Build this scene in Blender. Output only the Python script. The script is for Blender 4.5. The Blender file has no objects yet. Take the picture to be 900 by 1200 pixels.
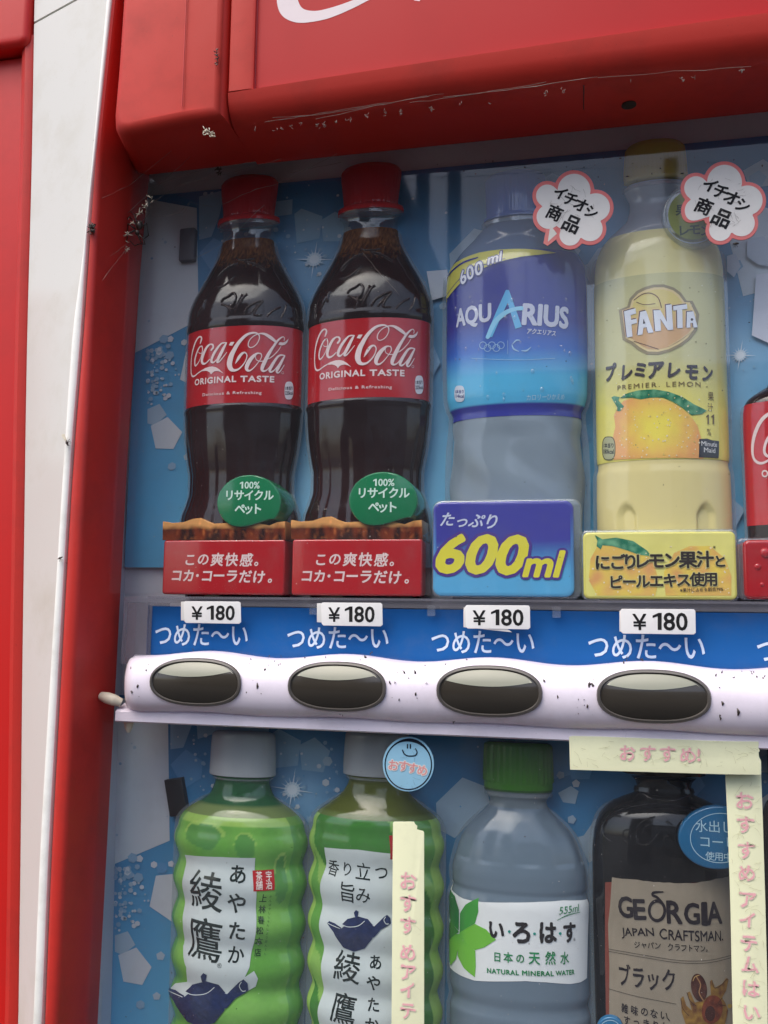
import bpy, bmesh, math, random
import numpy as np
from mathutils import Vector, Matrix, noise
C = bpy.context
SC = C.scene
COL = SC.collection
R = math.radians

# ------------------------------------------------------------------ camera, sky, sun, exposure
MROT = [[0.97664655, 0.01247182, 0.21449003],
        [0.21451636, -0.11241032, -0.97023021],
        [0.01201035, 0.9935836, -0.11246056]]
CAMY = -0.44
FPX = 1030.0
cam = bpy.data.cameras.new('camera')
cam.sensor_fit = 'VERTICAL'; cam.sensor_height = 36.0; cam.sensor_width = 27.0
cam.lens = FPX / 1200 * 36.0
cam.clip_start = 0.01; cam.clip_end = 1000
camo = bpy.data.objects.new('camera', cam); COL.objects.link(camo)
m4 = Matrix(MROT).to_4x4(); m4.translation = Vector((0, CAMY, 0))
camo.matrix_world = m4
SC.camera = camo

SUN_EL, SUN_AZ = 62.0, 215.0          # degrees; azimuth clockwise from +Y
w = bpy.data.worlds.new('World'); SC.world = w; w.use_nodes = True
nt = w.node_tree; bg = nt.nodes['Background']
sky = nt.nodes.new('ShaderNodeTexSky'); sky.sky_type = 'NISHITA'; sky.sun_disc = False
sky.sun_elevation = R(SUN_EL); sky.sun_rotation = R(SUN_AZ)
sky.air_density = 0.9; sky.dust_density = 4.0; sky.ozone_density = 0.6
nt.links.new(sky.outputs[0], bg.inputs[0]); bg.inputs[1].default_value = 0.13
sun = bpy.data.lights.new('sun', 'SUN'); sun.energy = 1.0; sun.angle = R(60); sun.color = (1, .96, .9)
suno = bpy.data.objects.new('sun', sun); COL.objects.link(suno)
sd = Vector((math.sin(R(SUN_AZ)) * math.cos(R(SUN_EL)), math.cos(R(SUN_AZ)) * math.cos(R(SUN_EL)), math.sin(R(SUN_EL))))
suno.rotation_euler = sd.to_track_quat('Z', 'Y').to_euler()
SC.view_settings.view_transform = 'Standard'; SC.view_settings.look = 'None'
SC.view_settings.gamma = 1; SC.view_settings.exposure = 1.14
SC.cycles.max_bounces = 10; SC.cycles.transparent_max_bounces = 16
SC.cycles.caustics_reflective = False; SC.cycles.caustics_refractive = False
random.seed(7)

# ------------------------------------------------------------------ helpers
def lin(c):
    return tuple((v / 255 / 12.92) if v / 255 <= .04045 else ((v / 255 + .055) / 1.055) ** 2.4 for v in c)

def ray(px, py):
    a, b, c = px - 450, -(py - 600), -FPX
    return [MROT[i][0] * a + MROT[i][1] * b + MROT[i][2] * c for i in range(3)]

def at(px, py, Y):
    """point of the vertical plane y=Y seen at photograph pixel px,py: used once, to read real sizes off the photograph"""
    d = ray(px, py); t = (Y - CAMY) / d[1]
    return (d[0] * t, Y, d[2] * t)

def material(name, build):
    m = bpy.data.materials.new(name); m.use_nodes = True
    build(m, m.node_tree, m.node_tree.nodes['Principled BSDF'])
    return m

def N(nt, typ, **kw):
    n = nt.nodes.new(typ)
    for k, v in kw.items(): setattr(n, k, v)
    return n

def grime(nt, p, base, dirt, scale=30, amount=.35, lo=.5, hi=.75, bump=0, bscale=200, bdist=.0005):
    """real soiling: blotches and fine specks over the base colour"""
    tc = N(nt, 'ShaderNodeTexCoord')
    n1 = N(nt, 'ShaderNodeTexNoise'); n1.inputs['Scale'].default_value = scale; n1.inputs['Detail'].default_value = 8; n1.inputs['Roughness'].default_value = .65
    nt.links.new(tc.outputs['Object'], n1.inputs['Vector'])
    r = N(nt, 'ShaderNodeMapRange'); r.inputs['From Min'].default_value = lo; r.inputs['From Max'].default_value = hi; r.inputs['To Max'].default_value = amount
    nt.links.new(n1.outputs['Fac'], r.inputs['Value'])
    mx = N(nt, 'ShaderNodeMix', data_type='RGBA')
    mx.inputs['B'].default_value = (*lin(dirt), 1)
    if isinstance(base, tuple): mx.inputs['A'].default_value = (*lin(base), 1)
    else: nt.links.new(base, mx.inputs['A'])
    nt.links.new(r.outputs[0], mx.inputs['Factor'])
    n2 = N(nt, 'ShaderNodeTexNoise'); n2.inputs['Scale'].default_value = 900; n2.inputs['Detail'].default_value = 2
    nt.links.new(tc.outputs['Object'], n2.inputs['Vector'])
    r2 = N(nt, 'ShaderNodeMapRange'); r2.inputs['From Min'].default_value = .70; r2.inputs['From Max'].default_value = .76; r2.inputs['To Max'].default_value = amount
    nt.links.new(n2.outputs['Fac'], r2.inputs['Value'])
    m2 = N(nt, 'ShaderNodeMix', data_type='RGBA'); m2.inputs['B'].default_value = (*lin(dirt), 1)
    nt.links.new(mx.outputs['Result'], m2.inputs['A']); nt.links.new(r2.outputs[0], m2.inputs['Factor'])
    nt.links.new(m2.outputs['Result'], p.inputs['Base Color'])
    if bump:
        n3 = N(nt, 'ShaderNodeTexNoise'); n3.inputs['Scale'].default_value = bscale; n3.inputs['Detail'].default_value = 4
        nt.links.new(tc.outputs['Object'], n3.inputs['Vector'])
        b = N(nt, 'ShaderNodeBump'); b.inputs['Strength'].default_value = bump; b.inputs['Distance'].default_value = bdist
        nt.links.new(n3.outputs['Fac'], b.inputs['Height']); nt.links.new(b.outputs[0], p.inputs['Normal'])
    return n1

def painted(name, rgb, rough=.45, dirt=(90, 60, 50), amount=.3, spec=.5, bump=.05, scale=25, coat=0):
    def f(m, nt, p):
        n1 = grime(nt, p, rgb, dirt, scale, amount, bump=bump)
        p.inputs['Specular IOR Level'].default_value = spec
        p.inputs['Coat Weight'].default_value = coat; p.inputs['Coat Roughness'].default_value = .12
        r = N(nt, 'ShaderNodeMapRange'); r.inputs['To Min'].default_value = rough - .08; r.inputs['To Max'].default_value = rough + .15
        nt.links.new(n1.outputs['Fac'], r.inputs['Value']); nt.links.new(r.outputs[0], p.inputs['Roughness'])
    return material(name, f)

def printed(name, rough=.25, spec=.5, bump=.0, coat=0.0, dirt=.14):
    def f(m, nt, p):
        a = N(nt, 'ShaderNodeAttribute'); a.attribute_name = 'Col'
        grime(nt, p, a.outputs['Color'], (120, 118, 112), 60, dirt, .5, .8, bump=bump, bscale=500, bdist=.0003)
        p.inputs['Roughness'].default_value = rough; p.inputs['Specular IOR Level'].default_value = spec
        p.inputs['Coat Weight'].default_value = coat; p.inputs['Coat Roughness'].default_value = .06
    return material(name, f)

def clear(name, tint, base=.04, haze=0.0, hazecol=(200, 205, 215), rough=.03, dust=0.0):
    """clear plastic or glass: sees straight through, reflects by Fresnel, thin haze or dust film"""
    m = bpy.data.materials.new(name); m.use_nodes = True; nt = m.node_tree
    nt.nodes.remove(nt.nodes['Principled BSDF']); out = nt.nodes['Material Output']
    tr = N(nt, 'ShaderNodeBsdfTransparent'); tr.inputs[0].default_value = (*tint, 1)
    gl = N(nt, 'ShaderNodeBsdfGlossy'); gl.inputs['Roughness'].default_value = rough
    lw = N(nt, 'ShaderNodeFresnel'); lw.inputs['IOR'].default_value = 1.5
    mul = N(nt, 'ShaderNodeMath', operation='MULTIPLY_ADD'); mul.inputs[1].default_value = 1.0; mul.inputs[2].default_value = base
    nt.links.new(lw.outputs[0], mul.inputs[0])
    # the far side of the sheet adds nothing of its own: its reflection is counted at the front
    ge = N(nt, 'ShaderNodeNewGeometry'); inv = N(nt, 'ShaderNodeMath', operation='SUBTRACT'); inv.inputs[0].default_value = 1.0; nt.links.new(ge.outputs['Backfacing'], inv.inputs[1])
    m0 = N(nt, 'ShaderNodeMath', operation='MULTIPLY'); nt.links.new(mul.outputs[0], m0.inputs[0]); nt.links.new(inv.outputs[0], m0.inputs[1])
    mx = N(nt, 'ShaderNodeMixShader'); nt.links.new(m0.outputs[0], mx.inputs[0])
    df = N(nt, 'ShaderNodeBsdfDiffuse'); df.inputs[0].default_value = (*lin(hazecol), 1)
    m2 = N(nt, 'ShaderNodeMixShader'); m2.inputs[0].default_value = haze
    if dust:
        tc = N(nt, 'ShaderNodeTexCoord'); n1 = N(nt, 'ShaderNodeTexNoise'); n1.inputs['Scale'].default_value = 14; n1.inputs['Detail'].default_value = 9; n1.inputs['Roughness'].default_value = .7
        nt.links.new(tc.outputs['Object'], n1.inputs['Vector'])
        r = N(nt, 'ShaderNodeMapRange'); r.inputs['From Min'].default_value = .3; r.inputs['From Max'].default_value = .8
        r.inputs['To Min'].default_value = haze; r.inputs['To Max'].default_value = haze + dust
        nt.links.new(n1.outputs['Fac'], r.inputs['Value'])
    hz = N(nt, 'ShaderNodeMath', operation='MULTIPLY'); nt.links.new(inv.outputs[0], hz.inputs[0])
    if dust: nt.links.new(r.outputs[0], hz.inputs[1])
    else: hz.inputs[1].default_value = haze
    nt.links.new(hz.outputs[0], m2.inputs[0])
    nt.links.new(tr.outputs[0], m2.inputs[1]); nt.links.new(df.outputs[0], m2.inputs[2])
    nt.links.new(m2.outputs[0], mx.inputs[1]); nt.links.new(gl.outputs[0], mx.inputs[2])
    nt.links.new(mx.outputs[0], out.inputs[0])
    return m

M = {}
M['red'] = painted('faded_red_plastic', (188, 46, 34), .55, (110, 40, 32), .35, spec=.3, bump=.1)
M['red_post'] = painted('red_post_plastic', (190, 48, 40), .42, (90, 34, 30), .3, spec=.35, bump=.08)
M['red_door'] = painted('glossy_red_paint', (192, 28, 24), .4, (120, 30, 26), .2, spec=.35, bump=.06)
M['white'] = painted('weathered_white_plastic', (208, 208, 202), .45, (176, 170, 150), .45, bump=.05, scale=18)
M['white_edge'] = painted('white_edge_plastic', (240, 240, 234), .35, (170, 165, 150), .5, bump=.05)
M['print_red'] = painted('red_sign_film', (172, 8, 12), .45, (140, 30, 30), .3, spec=.22, bump=.02, scale=12)
M['lavender'] = painted('pale_liner_plastic', (196, 200, 212), .4, (150, 152, 160), .3)
M['linerwhite'] = painted('white_liner_plastic', (214, 215, 222), .4, (170, 170, 172), .3)
M['bar'] = painted('pinkish_white_plastic', (232, 224, 236), .28, (150, 140, 140), .22, bump=.03, scale=40)
M['bezel'] = painted('grey_bezel_plastic', (84, 80, 76), .3, (56, 52, 48), .4)
M['lens'] = painted('smoky_lens_plastic', (56, 52, 46), .12, (70, 64, 56), .25, spec=.6)
M['pale_crescent'] = painted('pale_crescent_plastic', (136, 138, 122), .3, (150, 148, 130), .3)
M['black'] = painted('black_plastic', (22, 22, 24), .4, (50, 48, 46), .3)
M['greyclip'] = painted('grey_plastic', (86, 82, 90), .4, (60, 58, 60), .3)
M['cream'] = painted('cream_plastic', (214, 206, 184), .5, (140, 120, 90), .4)
M['print'] = printed('printed_film', .35)
M['gloss'] = printed('glossy_printed_plastic', .12, coat=.3)
M['matte'] = printed('printed_paper', .7, .2)
M['body'] = printed('bottle_plastic', .09, coat=.0, dirt=.0)
M['thread'] = painted('spider_silk', (128, 122, 114), .6, (150, 140, 120), .3)
M['bug'] = painted('dark_chitin', (52, 42, 35), .35, (60, 50, 40), .4)
M['glass'] = clear('window_acrylic', (.98, .99, .99), .0, .010, dust=.034)
M['shell'] = clear('clear_bottle_plastic', (.93, .95, .96), .05, .05)
M['flange'] = clear('clear_flange_plastic', (.86, .9, .92), .06, .22, (190, 200, 205))
M['rail'] = clear('smoky_acrylic', (.88, .88, .9), .02, .22, (176, 174, 184))
M['railend'] = clear('grey_clear_plastic', (.8, .8, .82), .03, .4, (150, 148, 158))
M['neckgreen'] = clear('green_tea_neck', (.10, .20, .09), .05, .3, (70, 92, 50))
M['neckblue'] = clear('blue_neck', (.16, .30, .62), .05, .4, (50, 86, 150))
M['pave'] = painted('asphalt', (60, 59, 57), .8, (80, 78, 74), .5, scale=3)
M['facade'] = painted('pale_facade', (206, 204, 198), .7, (150, 146, 138), .3, scale=2)
M['darkwood'] = painted('dark_cladding', (46, 40, 36), .7, (30, 26, 24), .3, scale=2)
M['winglass'] = painted('dark_window_glass', (40, 46, 54), .08, (60, 60, 60), .2, scale=2)

def thing(name, label, cat, loc=(0, 0, 0), group=None):
    o = bpy.data.objects.new(name, None); COL.objects.link(o)
    o.location = loc; o['label'] = label; o['category'] = cat; o.empty_display_size = .01
    if group: o['group'] = group
    return o

def tag(o, label, cat, group=None):
    o['label'] = label; o['category'] = cat
    if group: o['group'] = group
    return o

def worldloc(p):
    v = Vector((0, 0, 0))
    while p is not None:
        v += p.location; p = p.parent
    return v

def mesh_obj(name, verts, faces, mat, parent=None, cols=None, smooth=True, angle=35, loc=None):
    me = bpy.data.meshes.new(name)
    off = worldloc(parent) if parent else Vector(loc or (0, 0, 0))
    if len(verts):
        v = np.asarray(verts, dtype=float) - np.array(off[:])
        me.from_pydata(v.tolist(), [], faces)
    if cols is not None:
        a = me.color_attributes.new('Col', 'FLOAT_COLOR', 'POINT')
        c = np.ones((len(verts), 4)); c[:, :3] = np.asarray(cols)[:, :3]
        a.data.foreach_set('color', c.ravel())
    me.materials.append(mat)
    if smooth:
        me.shade_smooth()
        if angle: me.set_sharp_from_angle(angle=R(angle))
    o = bpy.data.objects.new(name, me); COL.objects.link(o)
    if parent: o.parent = parent
    else: o.location = off
    return o

def fan(n, start=0): return [(start, start + i, start + i + 1) for i in range(1, n - 1)]

class Flat:
    step = None
    def __init__(s, Y): s.Y = Y
    def uv(s, px, py):
        p = at(px, py, s.Y); return (p[0], p[2])
    def p3(s, u, v, off): return (u, s.Y - off, v)

Q_ = .5      # the display dummies are shallow half shells: depth of the front as a share of the half width
class Cyl:
    step = .0016
    vstep = .003
    def __init__(s, x0, y0, r, rref):
        s.x0, s.y0, s.r, s.rref = x0, y0, r, rref
    def uv(s, px, py):
        d = ray(px, py); d = (d[0] / d[1], 1.0, d[2] / d[1]); rr = s.rref
        for _ in range(5):
            ox, oy = -s.x0, (CAMY - s.y0) / Q_; d1 = 1 / Q_
            a = d[0] ** 2 + d1 * d1; b = ox * d[0] + oy * d1; c = ox * ox + oy * oy - rr * rr
            q = max(b * b - a * c, 0); t = (-b - math.sqrt(q)) / a
            x, y, z = d[0] * t, CAMY + t, d[2] * t; rr = s.r(z)
        return (math.atan2(x - s.x0, -(y - s.y0) / Q_) * s.rref, z)
    def p3(s, u, v, off):
        th = u / s.rref; r = s.r(v) + off
        return (s.x0 + r * math.sin(th), s.y0 - (r * math.cos(th) - off) * Q_ - off, v)

def cut2d(verts, faces, su, sv=None):
    bm = bmesh.new()
    vs = [bm.verts.new((x, y, 0)) for x, y in verts]
    for f in faces:
        try: bm.faces.new([vs[i] for i in f])
        except ValueError: pass
    A = np.asarray(verts)
    for ax, st in ((0, su), (1, sv)):
        if not st: continue
        lo, hi = A[:, ax].min(), A[:, ax].max()
        k = math.ceil(lo / st)
        while k * st < hi:
            co = [0, 0, 0]; co[ax] = k * st; no = [0, 0, 0]; no[ax] = 1
            bmesh.ops.bisect_plane(bm, geom=bm.verts[:] + bm.edges[:] + bm.faces[:], dist=1e-7, plane_co=co, plane_no=no)
            k += 1
    bm.verts.ensure_lookup_table(); bm.verts.index_update()
    V = [(v.co.x, v.co.y) for v in bm.verts]; F = [tuple(v.index for v in f.verts) for f in bm.faces]
    bm.free(); return V, F

GL = {}
def kanji(t): return any(0x4e00 <= ord(c) <= 0x9fff for c in t)
def glyphs(s, bold=0., shear=0., spacing=1., em=False):
    bold = 0.
    k = (s, bold, shear, spacing)
    if k not in GL:
        c = bpy.data.curves.new('t', 'FONT'); c.body = s; c.size = 1; c.offset = bold; c.shear = shear
        c.space_character = spacing; c.resolution_u = 3
        ob = bpy.data.objects.new('t', c); COL.objects.link(ob); C.view_layer.update()
        me = bpy.data.meshes.new_from_object(ob)
        V = np.array([v.co[:2] for v in me.vertices]).reshape(-1, 2)
        F = [tuple(p.vertices) if p.normal.z > 0 else tuple(reversed(p.vertices)) for p in me.polygons]
        bpy.data.objects.remove(ob); bpy.data.curves.remove(c); bpy.data.meshes.remove(me)
        GL[k] = (V, F)
    return GL[k]

class Decal:
    """flat print laid on a surface: every shape becomes geometry a hair above it"""
    LS = .000035
    def __init__(s, surf, base=.00015, fine=None): s.s = surf; s.V = []; s.F = []; s.C = []; s.base = base; s.fine = fine
    def add(s, V, F, col, layer=0):
        if s.s.step or s.fine: V, F = cut2d(V, F, s.fine or s.s.step, s.fine or getattr(s.s, 'vstep', None))
        n = len(s.V); off = s.base + layer * s.LS
        for (u, v) in V:
            s.V.append(s.s.p3(u, v, off)); s.C.append(col(u, v) if callable(col) else lin(col))
        s.F += [tuple(i + n for i in f) for f in F]
    def poly(s, pts, col, layer=0, px=True):
        P = [s.s.uv(*p) for p in pts] if px else list(pts)
        a = sum(P[i][0] * P[(i + 1) % len(P)][1] - P[(i + 1) % len(P)][0] * P[i][1] for i in range(len(P)))
        if a < 0: P.reverse()
        from mathutils.geometry import tessellate_polygon
        T = tessellate_polygon([[Vector((x, y, 0)) for x, y in P]])
        F = []
        for t in T:
            (ax, ay), (bx, by), (cx, cy) = [P[i] for i in t]
            F.append(tuple(t) if (bx - ax) * (cy - ay) - (by - ay) * (cx - ax) > 0 else tuple(reversed(t)))
        s.add(P, F, col, layer)
    def disc(s, cx, cy, r, col, layer=0, n=28, ry=None, rot=0):
        ry = ry or r
        s.poly([(cx + r * math.cos(a) * math.cos(rot) - ry * math.sin(a) * math.sin(rot), cy + r * math.cos(a) * math.sin(rot) + ry * math.sin(a) * math.cos(rot)) for a in [2 * math.pi * i / n for i in range(n)]], col, layer)
    def ring(s, cx, cy, r, w, col, layer=0, n=40, a0=0, a1=360, ry=None):
        ry = ry or r
        s.stroke([(cx + r * math.cos(R(a0 + (a1 - a0) * i / n)), cy + ry * math.sin(R(a0 + (a1 - a0) * i / n)), w) for i in range(n + 1)], col, layer, sm=0)
    def stroke(s, pts, col, layer=0, px=True, sm=4, ridge=0):
        P = [tuple(p) if len(p) > 2 else (*p, 1.) for p in pts]
        if sm and len(P) > 2:
            Q = []
            for i in range(len(P) - 1):
                p0, p1, p2, p3 = [np.array(P[max(0, min(len(P) - 1, k))]) for k in (i - 1, i, i + 1, i + 2)]
                for k in range(sm):
                    t = k / sm
                    Q.append(tuple(.5 * (2 * p1 + (p2 - p0) * t + (2 * p0 - 5 * p1 + 4 * p2 - p3) * t * t + (3 * p1 - p0 - 3 * p2 + p3) * t ** 3)))
            Q.append(P[-1]); P = Q
        if px:
            x, y, _ = P[len(P) // 2]; a = s.s.uv(x, y); b = s.s.uv(x, y + 1); k = math.hypot(a[0] - b[0], a[1] - b[1])
            P = [(*s.s.uv(p[0], p[1]), max(p[2], .05) * k) for p in P]
        V = []; F = []; n = len(P)
        for i in range(n):
            a = np.array(P[max(i - 1, 0)][:2]); b = np.array(P[min(i + 1, n - 1)][:2]); d = b - a; L = np.linalg.norm(d) or 1e-9
            nx, ny = -d[1] / L, d[0] / L; x, y, ww = P[i]
            V += [(x - nx * ww / 2, y - ny * ww / 2), (x + nx * ww / 2, y + ny * ww / 2)]
            if i: F.append((2 * i - 2, 2 * i, 2 * i + 1, 2 * i - 1))
        for e, sg in ((0, -1), (n - 1, 1)):
            a = np.array(P[max(e - 1, 0)][:2]); b = np.array(P[min(e + 1, n - 1)][:2]); d = (b - a); d = d / (np.linalg.norm(d) or 1) * sg
            x, y, ww = P[e]; st = len(V); base = math.atan2(d[1], d[0]); q = 5
            for j in range(q + 1):
                t = base - math.pi / 2 + math.pi * j / q; V.append((x + ww / 2 * math.cos(t), y + ww / 2 * math.sin(t)))
            F.append(tuple(range(st, st + q + 1)))
        if ridge:
            nn = len(s.V); off = s.base
            for i in range(n):
                (x0, y0), (x1, y1) = V[2 * i], V[2 * i + 1]
                for k in range(5):
                    t = k / 4; h = math.sin(math.pi * t) * ridge * min(1, (i + .3) / 2, (n - 1 - i + .3) / 2)
                    s.V.append(s.s.p3(x0 + (x1 - x0) * t, y0 + (y1 - y0) * t, off + h)); s.C.append(col(0, 0) if callable(col) else lin(col))
                if i:
                    for k in range(4): s.F.append((nn + (i - 1) * 5 + k, nn + i * 5 + k, nn + i * 5 + k + 1, nn + (i - 1) * 5 + k + 1))
            return
        s.add(V, F, col, layer)
    def text(s, t, A, B, h, col, bold=.0, shear=0., layer=0, spacing=1., under=(), wob=0):
        """fit the ink of the string between pixel points A and B (its lower corners), h pixels tall"""
        V, F = glyphs(t, bold, shear, spacing); lo = V.min(0); hi = V.max(0)
        a = np.array(s.s.uv(*A)); b = np.array(s.s.uv(*B))
        e = b - a; up = (np.array(s.s.uv(A[0], A[1] - h)) - a + np.array(s.s.uv(B[0], B[1] - h)) - b) / 2; f = np.array([-e[1], e[0]]); f = f / np.linalg.norm(f) * np.linalg.norm(up)
        for bo, cc, ly in list(under) + [(bold, col, layer)]:
            V2, F2 = glyphs(t, bo, shear, spacing)
            q = (V2 - lo) / (hi - lo)
            W = a + q[:, :1] * e + q[:, 1:] * f
            if bo > 0:
                kx = np.linalg.norm(e) / (hi - lo)[0]; s.heavy(W, F2, cc, ly, bo * kx, wob); continue
            if wob:
                W = np.array([(x + wob * noise.noise(Vector((x * 400, y * 400, 3))), y + wob * noise.noise(Vector((x * 400, y * 400, 9)))) for x, y in W])
            s.add([tuple(p) for p in W], F2, cc, ly)
    def char(s, ch, cx, cy, size, col, bold=.0, rot=0., layer=0, under=(), sx=1., wob=0, shear=0.):
        """one full-width character centred at a pixel, size pixels to the em, rot degrees clockwise on the picture"""
        a = np.array(s.s.uv(cx, cy)); b = np.array(s.s.uv(cx, cy - 1)); k = np.linalg.norm(a - b) * size
        cr, sr = math.cos(-R(rot)), math.sin(-R(rot))
        for bo, cc, ly in list(under) + [(bold, col, layer)]:
            V, F = glyphs(ch, bo, shear); q = (V - np.array([.5, .38])) * k; q[:, 0] *= sx
            W = np.stack([a[0] + q[:, 0] * cr - q[:, 1] * sr, a[1] + q[:, 0] * sr + q[:, 1] * cr], 1)
            if bo > 0: s.heavy(W, F, cc, ly, bo * k, wob); continue
            if wob: W = np.array([(x + wob * noise.noise(Vector((x * 500, y * 500, 3))), y + wob * noise.noise(Vector((x * 500, y * 500, 9)))) for x, y in W])
            s.add([tuple(p) for p in W], F, cc, ly)
    def heavy(s, W, F, cc, ly, b, wob):
        if wob: W = np.array([(x + wob * noise.noise(Vector((x * 500, y * 500, 3))), y + wob * noise.noise(Vector((x * 500, y * 500, 9)))) for x, y in W])
        n = 8 if b < .0006 else 14
        for i in range(n):
            t = 2 * math.pi / n * i; s.add([(x + b * math.cos(t), y + b * math.sin(t)) for x, y in W], F, cc, ly + i * .7 / n)
    def obj(s, name, mat, parent, **kw):
        return mesh_obj(name, s.V, s.F, mat, parent, s.C, smooth=bool(s.s.step), angle=0, **kw)

def interp(rows):
    rows = sorted(rows); Z = np.array([r[0] for r in rows]); Q = np.array([r[1] for r in rows])
    # monotone cubic (Fritsch-Carlson)
    h = np.diff(Z); dl = np.diff(Q) / h; m = np.zeros(len(Z)); m[0] = dl[0]; m[-1] = dl[-1]
    for i in range(1, len(Z) - 1):
        m[i] = 0 if dl[i - 1] * dl[i] <= 0 else 2 * dl[i - 1] * dl[i] / (dl[i - 1] + dl[i])
    def f(z):
        if z <= Z[0]: return float(Q[0])
        if z >= Z[-1]: return float(Q[-1])
        i = int(np.searchsorted(Z, z) - 1); i = max(0, min(i, len(h) - 1)); t = (z - Z[i]) / h[i]
        return float(Q[i] * (2 * t ** 3 - 3 * t * t + 1) + h[i] * m[i] * (t ** 3 - 2 * t * t + t) + Q[i + 1] * (-2 * t ** 3 + 3 * t * t) + h[i] * m[i + 1] * (t ** 3 - t * t))
    return f

def lathe(name, x0, y0, f, z0, z1, mat, parent, col=None, dz=.0015, n=112, capt=True, capb=True, mod=None, off=0., angle=60):
    """turned solid; mod(z, th) adds ribs and flutes, col(z, th) the plastic's own colour"""
    k = max(2, int((z1 - z0) / dz) + 1); V = []; F = []; Cc = []
    for i in range(k):
        z = z0 + (z1 - z0) * i / (k - 1); r = f(z) + off
        for j in range(n):
            th = 2 * math.pi * j / n - math.pi; rr = r + (mod(z, th) if mod else 0)
            V.append((x0 + rr * math.sin(th), y0 - rr * math.cos(th) * (Q_ if math.cos(th) > 0 else .12), z))
            if col: Cc.append(col(z, th))
    for i in range(k - 1):
        for j in range(n):
            a = i * n + j; b = i * n + (j + 1) % n
            F.append((a, b, b + n, a + n))
    for yes, ring, z in ((capb, 0, z0), (capt, k - 1, z1)):
        if yes:
            V.append((x0, y0, z)); c = len(V) - 1
            if col: Cc.append(col(z, 0))
            for j in range(n):
                a = ring * n + j; b = ring * n + (j + 1) % n
                F.append((b, a, c) if ring == 0 else (a, b, c))
    return mesh_obj(name, V, F, mat, parent, Cc if col else None, angle=angle)

def slab(name, out, yf, yb, bev, mat, parent, px=None, col=None, seg=3, angle=40, loc=None, yfun=None):
    """outline (X,Z) given depth from yf (front) to yb (back), front edge rounded by bev"""
    P = [tuple(at(x, y, px)[::2]) for x, y in out] if px is not None else list(out)
    a = sum(P[i][0] * P[(i + 1) % len(P)][1] - P[(i + 1) % len(P)][0] * P[i][1] for i in range(len(P)))
    if a < 0: P.reverse()
    n = len(P); P = np.array(P)
    nor = []
    for i in range(n):
        e0 = P[i] - P[i - 1]; e1 = P[(i + 1) % n] - P[i]
        e0 /= np.linalg.norm(e0) + 1e-12; e1 /= np.linalg.norm(e1) + 1e-12
        v = np.array([-e0[1] - e1[1], e0[0] + e1[0]]); L = np.linalg.norm(v); v /= L + 1e-12
        cs = max(.35, v @ np.array([-e1[1], e1[0]])); nor.append(v / cs)
    nor = np.array(nor); rings = []
    for k in range(seg + 1):
        t = math.pi / 2 * k / seg; rings.append((bev * (1 - math.sin(t)), yf + bev * (1 - math.cos(t)))) if False else rings.append((bev * (1 - math.cos(math.pi / 2 - t)), yf + bev * (1 - math.sin(math.pi / 2 - t))))
    # rings: first = inset front, last = full outline
    rings = [(bev * (1 - math.sin(math.pi / 2 * k / seg)), yf + bev * (1 - math.cos(math.pi / 2 * k / seg))) for k in range(seg + 1)] if bev else [(0, yf)]
    rings.append((0, yb)); V = []; F = []
    for ins, y in rings:
        for i in range(n):
            q = P[i] + nor[i] * ins; V.append((q[0], y + (yfun(q[0], q[1]) if yfun and y < yb else 0), q[1]))
    for k in range(len(rings) - 1):
        for i in range(n):
            a = k * n + i; b = k * n + (i + 1) % n; F.append((b, a, a + n, b + n))
    from mathutils.geometry import tessellate_polygon
    for ring, fl in ((0, False), (len(rings) - 1, True)):
        Q = [V[ring * n + i] for i in range(n)]
        for t in tessellate_polygon([[Vector((q[0], q[2], 0)) for q in Q]]):
            (ax, _, ay), (bx, _, by), (cx, _, cy) = [Q[i] for i in t]
            ccw = (bx - ax) * (cy - ay) - (by - ay) * (cx - ax) > 0
            tt = tuple(t) if ccw != fl else tuple(reversed(t)); F.append(tuple(ring * n + i for i in tt))
    Cc = [(col(v[0], v[2]) if callable(col) else lin(col)) for v in V] if col else None
    return mesh_obj(name, V, F, mat, parent, Cc, angle=angle, loc=loc)

def rrect(x0, z0, x1, z1, r, n=5):
    P = []
    for cx, cz, a in ((x1 - r, z0 + r, -90), (x1 - r, z1 - r, 0), (x0 + r, z1 - r, 90), (x0 + r, z0 + r, 180)):
        for i in range(n + 1):
            t = R(a + 90 * i / n); P.append((cx + r * math.cos(t), cz + r * math.sin(t)))
    return P

def pxrect(x0, y0, x1, y1, Y, r):
    a = at(x0, y1, Y); b = at(x1, y0, Y)
    return rrect(a[0], a[2], b[0], b[2], r)

def sweep(name, prof, zs, mat, parent, angle=35, caps=True):
    """prof(z) -> closed loop of (X,Y), counter-clockwise from above; swept up the z list"""
    V = []; F = []; n = 0
    for z in zs:
        p = prof(z); n = len(p); V += [(x, y, z) for x, y in p]
    for k in range(len(zs) - 1):
        for i in range(n):
            a = k * n + i; b = k * n + (i + 1) % n; F.append((a, b, b + n, a + n))
    if caps: F.append(tuple(reversed(range(n)))); F.append(tuple(range((len(zs) - 1) * n, len(zs) * n)))
    return mesh_obj(name, V, F, mat, parent, angle=angle)

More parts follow.
